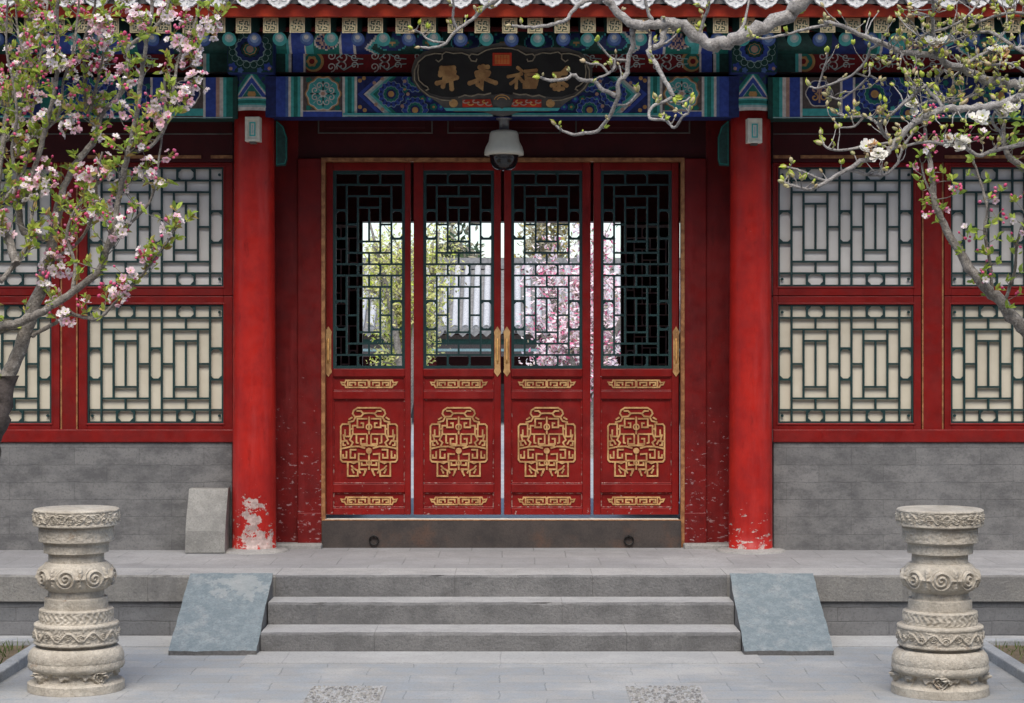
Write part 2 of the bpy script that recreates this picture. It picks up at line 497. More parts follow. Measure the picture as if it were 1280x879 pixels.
# pebble patches let into the paving
def pebbles(x0, x1, y0, y1, seed):
    rnd = random.Random(seed); mb = MB()
    mb.box(x0, x1, y0, y1, -.05, .004, 'tread_dust')
    x = x0 + .012
    while x < x1 - .01:
        y = y0 + .012
        while y < y1 - .01:
            px, py = x + rnd.uniform(-.006, .006), y + rnd.uniform(-.006, .006)
            a, b, h = rnd.uniform(.008, .013), rnd.uniform(.007, .011), rnd.uniform(.004, .010)
            t = rnd.uniform(0, 3.1); ring = []
            vs = [(px, py, .003 + h)]
            for q, (s_, zz) in enumerate(((.6, .003 + h * .85), (1, .003))):
                for i in range(7):
                    an = 6.283 * i / 7
                    dx, dy = a * s_ * math.cos(an), b * s_ * math.sin(an)
                    vs.append((px + dx * math.cos(t) - dy * math.sin(t), py + dx * math.sin(t) + dy * math.cos(t), zz))
            fs = [(0, 1 + i, 1 + (i + 1) % 7) for i in range(7)] + [(1 + i, 8 + i, 8 + (i + 1) % 7, 1 + (i + 1) % 7) for i in range(7)]
            mb.add(vs, fs, rnd.choice(['step_stone', 'base_stone', 'block_stone', 'edge_stone', 'kerb_stone']), True)
            y += .021
        x += .023
    return structure(mb.build('pebble_paving'))
pebbles(-.955, -.575, -3.75, -3.17, 1)
pebbles(.645, 1.03, -3.75, -3.17, 2)

# planting beds with kerbs and thin grass
def bed(sx, x_in, x_out, y0, y1, seed):
    rnd = random.Random(seed)
    xa, xb = sorted((sx * x_in, sx * x_out))
    n = 30; m = 40; vs = []; fs = []
    for i in range(n + 1):
        for j in range(m + 1):
            x = xa + (xb - xa) * i / n; y = y0 + (y1 - y0) * j / m
            vs.append((x, y, .022 + .016 * mnoise.noise(Vector((x * 3, y * 3, seed)))))
    for i in range(n):
        for j in range(m):
            fs.append((i * (m + 1) + j, (i + 1) * (m + 1) + j, (i + 1) * (m + 1) + j + 1, i * (m + 1) + j + 1))
    mb = MB(); mb.add(vs, fs, 'soil', True)
    structure(mb.build('soil_bed'))
    mb = MB()
    for i in range(9000):
        x = rnd.uniform(xa + .03, xb - .03); y = rnd.uniform(y0 + .03, y1 - .03)
        if mnoise.noise(Vector((x * 2.2, y * 2.2, 3 + seed))) < rnd.uniform(-.35, .25): continue
        h = rnd.uniform(.02, .065); a = rnd.uniform(0, 6.28); wd = rnd.uniform(.0025, .005)
        dx, dy = math.cos(a) * wd, math.sin(a) * wd
        lx, ly = rnd.uniform(-.03, .03), rnd.uniform(-.03, .03)
        z = .02
        mb.add([(x - dx, y - dy, z), (x + dx, y + dy, z), (x + lx * .5 + dx * .6, y + ly * .5 + dy * .6, z + h * .65), (x + lx, y + ly, z + h)], [(0, 1, 2, 3)], 'grass_blade')
    o = mb.build('grass'); o['kind'] = 'stuff'
    tag(o, 'thin short grass on bare soil in the %s planting bed' % ('left' if sx < 0 else 'right'), 'grass')
    mb = MB(); y = y0
    k = 0
    while y < y1 - .05:
        L = min(rnd.uniform(.55, .8), y1 - y)
        mb.box(sx * x_in - (.075 if sx > 0 else .0), sx * x_in + (.075 if sx < 0 else 0.0) , y, y + L - .006, -.05, .055 + rnd.uniform(-.004, .004), 'kerb_stone')
        y += L
    mb.box(xa, xb, y1 + .002, y1 + .075, -.05, .052, 'kerb_stone')
    structure(mb.build('kerb', bevel=.008))
bed(-1, 2.66, 6.2, -6.5, -1.93, 5)
bed(1, 2.79, 6.2, -6.5, -1.93, 6)

# ------------------------------------------------------------------ stone platform and steps
plat = thing('stone_platform', 'low grey stone platform with brick plinth under the red gate hall', 'platform')
mb = MB()
mb.box(-6.25, 6.25, -1.41, 4.65, -.05, P0 - .004, 'plinth_brick')
mb.build('plinth', plat)
mb = MB(); mb.add([(-6.25, -1.05, P0), (6.25, -1.05, P0), (6.25, 4.65, P0), (-6.25, 4.65, P0)], [(0, 1, 2, 3)], 'platform_paving')
mb.build('floor', plat)
mb = MB(); mb.box(-1.75, 1.75, .42, 4.55, P0, P0 + .004, 'passage_floor'); mb.build('passage_floor', plat)
xs = [-6.28, -4.9, -3.55, -2.13, -1.36, -.28, .55, 1.36, 2.45, 3.7, 5.0, 6.28]
for i in range(len(xs) - 1):
    mb = MB()
    mid = -1.4 < (xs[i] + xs[i + 1]) / 2 < 1.4
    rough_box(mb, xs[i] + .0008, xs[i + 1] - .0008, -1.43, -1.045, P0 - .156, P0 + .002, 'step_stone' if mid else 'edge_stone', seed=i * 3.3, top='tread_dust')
    mb.build('edge_slab', plat)

steps = thing('stone_steps', 'worn grey stone steps up to the red gate, flanked by two sloping slabs', 'steps', loc=(0, -1.75, 0))
def step(x0s, yf, zt, zb, yb, sd):
    for i in range(len(x0s) - 1):
        mb = MB()
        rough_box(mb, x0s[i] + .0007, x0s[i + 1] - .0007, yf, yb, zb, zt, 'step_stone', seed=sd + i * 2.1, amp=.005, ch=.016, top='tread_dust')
        mb.build('step', steps)
step([-1.372, .36, 1.372], -1.70, P0 - .1275, -.03, -1.432, 11)
step([-1.372, -.72, .72, 1.372], -2.034, .110, -.03, -1.702, 23)
def side_slab(x0, x1, sd):
    mb = MB(); n = 40; m = 40; vs = []; fs = []
    prof = [(-1.415 - (.75) * t, P0 + .012 - (P0 - .014) * t) for t in [i / m for i in range(m + 1)]]
    for i in range(n + 1):
        for j, (y, z) in enumerate(prof):
            x = x0 + (x1 - x0) * i / n
            q = mnoise.noise(Vector((x * 9 + sd, y * 9, z * 3))) + .5 * mnoise.noise(Vector((x * 30 + sd, y * 30, z * 9)))
            e = .005 if i in (0, n) or j in (0, m) else .0025
            vs.append((x + (e * q if i in (0, n) else 0), y + e * q, z + e * q))
    for i in range(n):
        for j in range(m):
            fs.append((i * (m + 1) + j, (i + 1) * (m + 1) + j, (i + 1) * (m + 1) + j + 1, i * (m + 1) + j + 1))
    mb.add(vs, fs, 'slope_stone', True)
    # skirt
    k = m + 1
    edge = [i * k + m for i in range(n + 1)]
    L = [j for j in range(k)]; Rr = [n * k + j for j in range(k)]
    for path in (edge, L, Rr, [i * k for i in range(n + 1)]):
        pv = [vs[q] for q in path]; low = [(p[0], p[1] + (.012 if path is edge else 0), -.03) for p in pv]
        nn = len(pv)
        mb.add(pv + low, [(q, q + 1, nn + q + 1, nn + q) for q in range(nn - 1)], 'step_stone')
    o = mb.build('side_slab', steps)
    return o
side_slab(-1.875, -1.378, 1).__setitem__('label', 'left sloping blue grey side slab with a pale patch near its top')
side_slab(1.378, 1.880, 8).__setitem__('label', 'right sloping blue grey side slab, evenly weathered')
world_children_fix(steps)

# ------------------------------------------------------------------ the gate hall
hall = thing('gate_hall', 'traditional red and green painted gate hall with lattice doors and tiled eaves', 'building')
XC = 1.68
YW = .10      # window plane
DW = 13.1
DD = 13.30    # door plane distance
# --- columns
def head_paint(u, v):
    if v > 133.6: return 'p_white'
    if v > 131: return 'p_pale'
    if v > 129: return 'p_teal'
    if v > 125: return 'p_green'
    if v > 122.8: return 'p_teal'
    if v > 120.6: return 'p_white'
    t = (v - 92) / 29 * 22; e = t - abs(u)
    if v < 92: return 'p_dblue' if abs(u) > 5 else 'p_sky'
    if e < -5: return 'p_dblue' if (int(v / 4) + int(u / 4)) % 3 else 'p_dgreen'
    if e < -.5: return 'p_green'
    if e < 1.2: return 'p_teal'
    if e < 3.4: return 'p_white'
    if e < 9: return 'p_blue'
    if e < 10: return 'p_pale'
    if v > 114.5 and abs(u) < 5.5 - abs(v - 118) * .5: return 'p_gold'
    return 'p_green'
def column(x, painted=True):
    mb = MB()
    zt = Z(138, 12.86)
    prof = []
    n = 26
    for i in range(n + 1):
        z = P0 + .012 + (zt - P0 - .012) * i / n
        prof.append((.1475 - .010 * (i / n) - .004 * (i / n) ** 3, z))
    mb.lathe(prof, x, 0, 'column_red', n=56)
    c = mb.build('column', hall)
    hb = MB(); nu, nv = 110, 100
    r = .1335
    vs = []; fs = {}
    for j in range(nv + 1):
        v = 138 - j / nv * 52
        for i in range(nu + 1):
            a = math.pi * (1 + i / nu)
            rr = r + (.002 if 121 < v < 134 else 0)
            vs.append((x + rr * math.cos(a), rr * math.sin(a), Z(v, 12.87)))
    hb_cells = {}
    for j in range(nv):
        for i in range(nu):
            a = math.pi * (1 + (i + .5) / nu); v = 138 - (j + .5) / nv * 52
            u = r * math.cos(a) * FOC / 12.87
            hb_cells.setdefault(head_paint(u, v), []).append((j * (nu + 1) + i, j * (nu + 1) + i + 1, (j + 1) * (nu + 1) + i + 1, (j + 1) * (nu + 1) + i))
    o0 = None
    hb.v = [tuple(p) for p in vs]
    for m_, f_ in hb_cells.items():
        k = hb.mi(m_)
        for f in f_: hb.f.append(f); hb.m.append(k); hb.sm.append(True)
    hb.lathe([(r - .004, zt - .01), (r - .004, Z(86, 12.87))], x, 0, 'p_dgreen', n=40)
    h = hb.build('painted_head', c)
    b = MB()
    b.lathe([(.235, P0 - .01), (.235, P0 + .008), (.21, P0 + .014), (.155, P0 + .017), (.150, P0 + .024), (.12, P0 + .03)], x, 0, 'base_stone', n=56)
    b.build('column_base', hall)
    return c
XO = 4.30
for x in (-XC, XC, -XO, XO): column(x)
c_all = None

# --- painter for flat painted timbers (pixel measures turned into metres on the timber's own plane)
class Painter:
    def __init__(s, d, mb): s.d = d; s.mb = mb; s.y = d + CY; s.k = 0
    def yy(s, l): return s.y - .0014 * l
    def q(s, p): return (X(p[0], s.d), Z(p[1], s.d))
    def rect(s, x0, y0, x1, y1, m, l=1): s.mb.flat([s.q(p) for p in ((x0, y0), (x1, y0), (x1, y1), (x0, y1))], s.yy(l), m)
    def poly(s, pts, m, l=1): s.mb.flat([s.q(p) for p in pts], s.yy(l), m)
    def disc(s, cx, cy, r, m, l=1, lobes=0, amp=.07, n=None, sy=1, clip=None):
        n = n or max(12, lobes * 6)
        pts = []
        for i in range(n):
            a = 6.28318 * i / n
            rr = r * (1 + amp * math.cos(lobes * a)) if lobes else r
            yv = cy + rr * math.sin(a) * sy
            if clip: yv = min(max(yv, clip[0]), clip[1])
            pts.append((cx + rr * math.cos(a), yv))
        s.poly(pts, m, l)
    def line(s, pts, wpx, m, l=1, closed=False):
        wm = wpx * s.d / FOC
        s.mb.ribbon([s.q(p) for p in pts], wm, s.yy(l), s.yy(l) + .001, m, closed)
    def curl(s, cx, cy, r, a0, turns, wpx, m, l=1, flip=1):
        pts = []
        n = int(10 * turns) + 3
        for i in range(n):
            t = i / (n - 1)
            a = a0 + flip * 6.283 * turns * t
            pts.append((cx + r * (1 - .82 * t) * math.cos(a), cy + r * (1 - .82 * t) * math.sin(a)))
        s.line(pts, wpx, m, l)
    def rosette(s, cx, cy, r, l=1, clip=None, a='p_blue', b='p_green'):
        s.disc(cx, cy, r * 1.04, 'p_pale', l, 14, .06, clip=clip)
        s.disc(cx, cy, r, a, l + 1, 14, .07, clip=clip)
        for i in range(14):
            an = 6.283 * (i + .5) / 14
            p = (cx + r * .84 * math.cos(an), cy + r * .84 * math.sin(an))
            if clip and not (clip[0] + 2 < p[1] < clip[1] - 2): continue
            s.disc(p[0], p[1], r * .10, 'p_dblue', l + 2, n=8)
        s.disc(cx, cy, r * .64, 'p_pale', l + 2, 12, .05, clip=clip)
        s.disc(cx, cy, r * .60, b, l + 3, 12, .06, clip=clip)
        s.disc(cx, cy, r * .40, 'p_dblue', l + 4, 10, .06, clip=clip)
        s.disc(cx, cy, r * .25, 'p_gold', l + 5, n=14, clip=clip)

DB = 12.90
def hstripes(p, x, y0, y1, widths, mirror=False):
    for wd, m in widths:
        xa, xb = (x, x + wd) if not mirror else (x - wd, x)
        p.rect(xa, y0, xb, y1, m, 2)
        x = x + wd if not mirror else x - wd
    return x
GW = [(3.2, 'p_white'), (3.4, 'p_teal'), (5.0, 'p_green'), (3.6, 'p_teal'), (3.2, 'p_white')]
def half_beam(p, mir):
    """painted pattern of the middle beam, left half; mir mirrors about photo x = 628"""
    f = (lambda x: x) if not mir else (lambda x: 1256 - x)
    T, B = 96.0, 146.0
    def rect(x0, x1, m, l=2, y0=T, y1=B):
        a, b = sorted((f(x0), f(x1))); p.rect(a, y0, b, y1, m, l)
    rect(345, 360.5, 'p_blue'); rect(357, 360.5, 'p_sky', 3)
    x = 360.5
    for wd, m in GW: rect(x, x + wd, m); x += wd
    rect(x, 427.5, 'p_brown'); rect(x, 427.5, 'p_blue', 3, 139.5, B); rect(x, 427.5, 'p_white', 4, 138.4, 139.6)
    c = f(404)
    for (qx, qy) in ((386, 100), (422, 100), (386, 135), (422, 135)): p.disc(f(qx), qy, 3.4, 'p_green', 3, 5, .2)
    p.disc(c, 117.5, 22, 'p_gold', 3, 10, .045, n=80); p.disc(c, 117.5, 20.4, 'p_white', 4, 10, .045, n=80)
    p.disc(c, 117.5, 19.4, 'p_teal', 5, 10, .045, n=80)
    for i in range(4):
        a = 6.283 * i / 4 + .785
        for fl in (1, -1):
            b = a + fl * .36
            p.curl(c + 11 * math.cos(b), 117.5 + 11 * math.sin(b), 4.6, a + 2.6 * fl, 1.15, 1.3, 'p_white', 6 + (fl > 0), -fl)
        p.line([(c + 3 * math.cos(a), 117.5 + 3 * math.sin(a)), (c + 17 * math.cos(a), 117.5 + 17 * math.sin(a))], 1.2, 'p_pale', 8)
        p.line([(c + 4 * math.cos(a + .785), 117.5 + 4 * math.sin(a + .785)), (c + 16 * math.cos(a + .785), 117.5 + 16 * math.sin(a + .785))], 2.0, 'p_dgreen', 6)
    p.disc(c, 117.5, 4.6, 'p_white', 9, 6, .2); p.disc(c, 117.5, 2.6, 'p_pink', 10)
    x = 428
    for wd, m in GW: rect(x, x + wd, m); x += wd
    rect(x, 640, 'p_dblue', 1)
    # chevron
    def chev(x0, wd, m, l):
        p.poly([(f(x0 + 25), T), (f(x0 + 25 + wd), T), (f(x0 + wd), 118), (f(x0 + 25 + wd), B - 4), (f(x0 + 25), B - 4), (f(x0), 118)], m, l)
    chev(449, 7, 'p_black', 2)
    for x0, wd, m in ((447, 6, 'p_blue'), (453, 1.6, 'p_dblue'), (454.6, 3.4, 'p_white'), (458, 4.2, 'p_pale'), (462.2, 4.2, 'p_teal'), (466.4, 4.6, 'p_green')): chev(x0, wd, m, 3 if wd > 2 else 4)
    for qx, qy in ((450, 101), (455, 98), (450, 134), (456, 138)):
        p.disc(f(qx), qy, 2.6, 'p_gold', 4)
    p.rosette(f(489), 118, 15.5, 5, (T + .5, B - 4.5))
    p.rosette(f(519), 138, 15.5, 5, (T + .5, B - 4.5))
    p.rosette(f(519), 99, 15.5, 5, (T + .5, B - 4.5))
    for i, xx in enumerate(range(506, 640, 9)):
        for j, yv in enumerate((112, 124, 134)):
            p.disc(f(xx + 4 * (j % 2)), yv, 4.2, ('p_green', 'p_blue', 'p_dgreen')[(i + j) % 3], 3, 5, .12)
            p.disc(f(xx + 4 * (j % 2)), yv, 1.6, 'p_gold' if (i + j) % 3 == 0 else 'p_teal', 4)
    for qx, qy in ((468, 104), (470, 131), (506, 102), (503, 133), (478, 99), (478, 137), (510, 118)): p.disc(f(qx), qy, 2.3, 'p_pink', 8)
    rect(429, 640, 'p_teal', 10, B - 4.2, B - 1.6); rect(429, 640, 'p_pale', 11, B - 1.8, B)
mb = MB()
mb.box(-XC, XC, DB + CY, .10, Z(146.5, DB), Z(95.5, DB), 'p_dblue')
p = Painter(DB, mb); half_beam(p, False); half_beam(p, True)
mb.build('painted_beam', hall)

def side_beam(x_in, mir, far):
    """painted beam of a side bay. Pattern measured on the right bay"""
    f = (lambda x: x) if not mir else (lambda x: 1257 - x)
    mb = MB(); T, B = 97.0, 148.0
    xa, xb = sorted((X(f(960), DB), far))
    mb.box(xa, xb, DB + CY, .10, Z(B + .5, DB), Z(T - .5, DB), 'p_dgreen')
    p = Painter(DB, mb)
    def rect(x0, x1, m, l=2, y0=T, y1=B):
        a, b = sorted((f(x0), f(x1))); p.rect(a, y0, b, y1, m, l)
    for x0, x1, m in ((966, 974, 'p_green'), (974, 978, 'p_teal'), (978, 982.5, 'p_white'), (982.5, 987, 'p_pink'), (987, 1000, 'p_blue'), (1000, 1003, 'p_white'), (1003, 1050, 'p_brown'),
                      (1050, 1053, 'p_white'), (1053, 1066, 'p_blue'), (1066, 1069, 'p_white'), (1069, 1190, 'p_dblue'), (1190, 1193, 'p_white'), (1193, 1206, 'p_green'), (1206, 1400, 'p_dblue')): rect(x0, x1, m)
    rect(1003, 1050, 'p_teal', 3, 136, B - 3)
    p.disc(f(1024), 117, 17, 'p_white', 4, 6, .05); p.disc(f(1024), 117, 15.6, 'p_dblue', 5, 6, .05)
    for dx in (-1, 1):
        p.curl(f(1024) + dx * 6, 113, 5, 1.5, 1.1, 1.8, 'p_pink', 6, dx)
        p.curl(f(1024) + dx * 6, 122, 5, -1.5, 1.1, 1.8, 'p_gold', 7, -dx)
    p.line([(f(1024), 105), (f(1024), 129)], 2.2, 'p_pink', 8)
    p.rosette(f(1093), 118, 20, 4, (T + .5, B - 3.5)); p.rosette(f(1135), 142, 17, 4, (T + .5, B - 3.5)); p.rosette(f(1135), 98, 17, 4, (T + .5, B - 3.5))
    p.rosette(f(1168), 120, 16, 4, (T + .5, B - 3.5)); p.rosette(f(1250), 120, 20, 4, (T + .5, B - 3.5), 'p_green', 'p_blue'); p.rosette(f(1320), 120, 20, 4, (T + .5, B - 3.5))
    for xx in range(1072, 1186, 11):
        p.disc(f(xx), 104 + (xx % 3) * 4, 3.4, 'p_green', 3, 5, .15); p.disc(f(xx), 136 - (xx % 4) * 3, 3.2, 'p_teal', 3, 5, .15)
    rect(1069, 1400, 'p_teal', 10, B - 3, B - 1); rect(966, 1400, 'p_pale', 11, B - 1.2, B)
    mb.build('painted_beam', hall)
side_beam(None, False, 6.05); side_beam(None, True, -6.05)

# --- board above the beams with white scrolls
DP = 12.97
def scrolls(p, x0, x1):
    x = x0; k = 0
    while x < x1 - 20:
        for s_ in (-1, 1):
            yb = 77 + s_ * 7
            p.curl(x + 8, yb, 6, 1.6 * s_, 1.3, 1.3, 'p_white', 2, -s_)
            p.curl(x + 22, yb - s_ * 1, 7.5, 2.6, 1.2, 1.4, 'p_white', 3, s_)
            p.line([(x + 14, 77 + s_ * 3), (x + 24, 77 + s_ * 11), (x + 36, 77 + s_ * 4), (x + 48, 77 + s_ * 3)], 1.2, 'p_pale', 4)
            p.curl(x + 37, yb - s_ * 2, 5, 0.6, 1.1, 1.2, 'p_white', 5, -s_)
        x += 54
mb = MB()
mb.box(-6.05, 6.05, DP + CY, .06, Z(93, DP), Z(58, DP), 'p_red')
p = Painter(DP, mb)
p.rect(-60, 90.5, 1340, 93, 'p_black', 1)  # black strip paints the shadow gap between board and beam
for a, b in ((384, 628), (628, 872), (998, 1240), (20, 258)):
    scrolls(p, a + 22, b - 18)
    for e, s_ in ((a, 1), (b, -1)):
        if e in (628,): continue
        p.disc(e + s_ * 8, 77, 13, 'p_gold', 2, n=24); p.disc(e + s_ * 7, 77, 10.5, 'p_green', 3, n=24); p.disc(e + s_ * 6, 77, 6.5, 'p_gold', 4, 6, .1); p.disc(e + s_ * 6, 77, 3.5, 'p_red', 5)
        p.rect(*( (e - 9, 62, e - 1, 91) if s_ > 0 else (e + 1, 62, e + 9, 91)), 'p_brown', 2)
for f in ((lambda x: x), (lambda x: 1256 - x)):
    for x0, x1, m in ((345, 357, 'p_dgreen'), (357, 361, 'p_teal'), (361, 364.5, 'p_white'), (364.5, 366, 'p_black'), (366, 379.5, 'p_blue'), (379.5, 382, 'p_white'),
                      (262, 290, 'p_dgreen'), (258, 262, 'p_teal'), (254, 258, 'p_white')):
        a, b = sorted((f(x0), f(x1))); p.rect(a, 59, b, 90.5, m, 6)
mb.build('scroll_board', hall)

# --- round purlin under the eaves, painted
def purlin_paint(px, t):
    q = px if px < 628 else 1256 - px
    if q < 258: q = 258 + (258 - q)     # side bay mirrors about its end
    if q < 345: return 'p_dgreen' if q < 300 else 'p_dblue'
    for x1, m in ((357, 'p_green'), (361, 'p_teal'), (364.5, 'p_white'), (379.5, 'p_blue'), (382, 'p_white'), (392, 'p_teal')):
        if q < x1: return m
    if q < 424:
        e = math.hypot((q - 408) / 15, (t - .35) / .5)
        return ('p_pink' if int(math.atan2(t - .35, (q - 408) / 30) * 4) % 2 else 'p_dblue') if e < .9 else ('p_white' if e < 1 else 'p_green')
    if q < 427: return 'p_white'
    if q < 441: return 'p_blue'
    if q < 444: return 'p_white'
    ch = q - 455 - abs(t - .0) * 22
    if 0 < ch < 4: return 'p_white'
    if 4 <= ch < 8: return 'p_teal'
    if ch <= 0: return 'p_dblue'
    g = (q - 470) % 46
    e = math.hypot((g - 20) / 19, (t - .3) / .55)
    if e < .2: return 'p_gold'
    if e < .45: return 'p_green'
    if e < .9: return 'p_dblue'
    if e < 1: return 'p_teal'
    return 'p_dgreen'
mb = MB()
nx, na = 1400, 22
pr, pz = .125, 3.845
vs = []
for i in range(nx + 1):
    x = -6.05 + 12.1 * i / nx
    for j in range(na + 1):
        a = R(-100) + R(140) * j / na
        vs.append((x, -pr * math.cos(a), pz + pr * math.sin(a)))
mb.v = vs
for i in range(nx):
    x = -6.05 + 12.1 * (i + .5) / nx
    pxx = (x - CX) * FOC / 12.9 + 640
    for j in range(na):
        m_ = purlin_paint(pxx, (j + .5 - na * .4) / (na * .4))
        mb.f.append((i * (na + 1) + j, i * (na + 1) + j + 1, (i + 1) * (na + 1) + j + 1, (i + 1) * (na + 1) + j)); mb.m.append(mb.mi(m_)); mb.sm.append(True)
mb.build('purlin', hall)

# --- rosette blocks above the column heads
def rosette_block(x):
    px = (x - CX) * FOC / 12.80 + 640
    mb = MB()
    mb.box(x - .152, x + .152, -.20, .1, Z(91, 12.8), Z(38, 12.8), 'p_dblue')
    p = Painter(12.80, mb)
    p.rect(px - 28, 38.5, px + 28, 90.5, 'p_dgreen', 1)
    p.disc(px, 62, 27, 'p_dgreen', 2, 16, .06, sy=.86); 
    for i in range(16):
        a = 6.283 * (i + .5) / 16
        p.disc(px + 22.5 * math.cos(a), 62 + 19.5 * math.sin(a), 4.4, 'p_pale', 3, n=10); p.disc(px + 22.5 * math.cos(a), 62 + 19.5 * math.sin(a), 3.9, 'p_dgreen', 4, n=10)
    p.disc(px, 62, 18.6, 'p_pale', 5, 12, .05, sy=.86); p.disc(px, 62, 17.6, 'p_dblue' if px < 640 else 'p_blue', 6, 12, .06, sy=.86)
    p.disc(px, 62, 12, 'p_black', 7, 12, .05, sy=.86); p.disc(px, 62, 10.8, 'p_dgreen', 8, 8, .06, sy=.9); p.disc(px, 62, 8, 'p_gold', 9, 8, .06, sy=.9); p.disc(px, 62, 7, 'p_green', 10, 8, .06, sy=.9)
    p.disc(px, 62, 4.6, 'p_pink', 11, n=14)
    for sx in (-1, 1):
        p.disc(px + sx * 22, 84, 5, 'p_blue', 5, 5, .2); p.disc(px + sx * 24, 86, 2.2, 'p_pink', 6)
        p.disc(px + sx * 12, 88, 3.4, 'p_sky', 5, 5, .2)
    mb.build('rosette_block', hall)
for x in (-XC, XC, -XO, XO): rosette_block(x)

# --- rafters
FP = .1645
def meander(mb, cx, cz, y, s):
    """carved square fret on a flying rafter's end"""
    g = [(-1, -1, -1, 1), (-1, 1, 1, 1), (1, 1, 1, -1), (1, -1, -1, -1)]
    k = s * .36
    mb.flat([(cx - s / 2, cz - s / 2), (cx + s / 2, cz - s / 2), (cx + s / 2, cz + s / 2), (cx - s / 2, cz + s / 2)], y - .0015, 'rafter_gold')
    mb.flat([(cx - s * .40, cz - s * .40), (cx + s * .40, cz - s * .40), (cx + s * .40, cz + s * .40), (cx - s * .40, cz + s * .40)], y - .003, 'rafter_dark')
    wd = s * .085
    for rot in range(4):
        def rr(p):
            for _ in range(rot): p = (-p[1], p[0])
            return (cx + p[0] * k, cz + p[1] * k)
        mb.ribbon([rr((0.05, 0)), rr((.55, 0)), rr((.55, .62))], wd, y - .0045 - rot * .0003, y - .003, 'rafter_gold')
        mb.ribbon([rr((.95, .2)), rr((.95, .95)), rr((.15, .95)), rr((.15, .45))], wd, y - .0057 - rot * .0003, y - .003, 'rafter_gold')
mb = MB()
s_ = .094; L_ = 1.15; sl = .20
vs = []
for (y, zc) in ((-1.10, 3.737), (-1.10 + L_, 3.737 + L_ * sl)):
    vs += [(-s_ / 2, y, zc - s_ / 2), (s_ / 2, y, zc - s_ / 2), (s_ / 2, y, zc + s_ / 2), (-s_ / 2, y, zc + s_ / 2)]
mb.add(vs, [(0, 1, 2, 3), (4, 7, 6, 5), (0, 4, 5, 1), (1, 5, 6, 2), (2, 6, 7, 3), (3, 7, 4, 0)], 'p_dgreen')
meander(mb, 0, 3.737, -1.10, s_)
fr = mb.build('flying_rafter', hall, loc=(-28 * FP + .045, 0, 0))
def round_rafter(col):
    mb = MB()
    r = .046
    a = Vector((0, -.70, 3.716)); b = Vector((0, .35, 3.716 + 1.05 * .42))
    mb.tube([a, b], r, 'p_dgreen', n=18)
    ddir = (b - a).normalized(); u = Vector((1, 0, 0)); v2 = u.cross(ddir)
    VS = 1 if v2.z > 0 else -1
    A_ = 'p_sky' if col == 'p_blue' else 'p_teal'
    for k, (rr, cz_, m) in enumerate(((.046, 0, col), (.041, .002, A_), (.028, .008, 'p_lsky' if col == 'p_blue' else 'p_pale'), (.015, .014, 'p_white'))):
        c = a - ddir * (.0015 * (k + 1)) 
        pts = [c + u * (rr * math.cos(t)) + v2 * (rr * math.sin(t) + VS * cz_) for t in [6.283 * i / 18 for i in range(18)]]
        mb.add(pts, [tuple(range(18))], m)
    return mb
rbs = [round_rafter('p_blue').build('round_rafter', hall, loc=(-28 * FP + .06, 0, 0)), round_rafter('p_teal').build('round_rafter', hall, loc=(-27 * FP + .06, 0, 0))]
rnd = random.Random(4)
for k in range(1, 57):
    dup(fr, hall, (k * FP + rnd.uniform(-.006, .006), 0, rnd.uniform(-.003, .003)))
for k in range(2, 57):
    dup(rbs[k % 2], hall, ((k - k % 2) * FP + rnd.uniform(-.005, .005), 0, rnd.uniform(-.003, .003)))
# eave boards
mb = MB()
def slab_yz(y0, z0, y1, z1, th, mat, x0=-6.2, x1=6.2):
    mb.prism_x([(y0, z0), (y1, z1), (y1, z1 + th), (y0, z0 + th)], x0, x1, mat)
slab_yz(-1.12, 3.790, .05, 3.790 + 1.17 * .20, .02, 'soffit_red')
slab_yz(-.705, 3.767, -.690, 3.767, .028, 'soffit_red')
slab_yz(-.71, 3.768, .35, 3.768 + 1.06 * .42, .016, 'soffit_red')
mb.build('eave_boarding', hall)
mb = MB()
x0 = -6.2; TP = .1868; 
# red board under the tiles, its top cut in scallops
nxx = 800
zt = [3.862 + .014 * math.cos((6.2 * 2 * i / nxx - 6.2 + .02) / TP * 6.283) for i in range(nxx + 1)]
vs = []
for i in range(nxx + 1):
    x = -6.2 + 12.4 * i / nxx
    vs += [(x, -1.150, 3.786), (x, -1.165, zt[i]), (x, -1.105, zt[i]), (x, -1.105, 3.786)]
fs = []
for i in range(nxx):
    for j in range(4): fs.append((i * 4 + j, (i + 1) * 4 + j, (i + 1) * 4 + (j + 1) % 4, i * 4 + (j + 1) % 4))
mb.add(vs, fs, 'eave_red')
mb.build('eave_board', hall)
# --- roof
mb = MB()
def roof_side(y_e, z_e, y_r, z_r, rib_mat):
    n = 10
    prof = []
    for i in range(n + 1):
        t = i / n
        prof.append((y_e + (y_r - y_e) * t, z_e + (z_r - z_e) * (t * .82 + .18 * t * t)))
    nseg = 66
    top = []
    for (y, z) in prof: top.append((y, z))
    mb.prism_x([(y, z) for y, z in prof] + [(y, z - .09) for y, z in reversed(prof)], -6.2, 6.2, 'tile_roof')
    for k in range(nseg):
        x = -6.15 + TP * k + .0
        pts = [(x, y, z + .012) for y, z in prof]
        mb.tube(pts, .052, 'tile_roof', n=10)
roof_side(-1.19, 3.945, 2.2, 5.75, 'tile_roof')
roof_side(5.15, 3.945, 2.2, 5.75, 'tile_roof')
mb.box(-6.2, 6.2, 2.05, 2.35, 5.72, 6.05, 'tile_roof')
roof = mb.build('roof', hall)
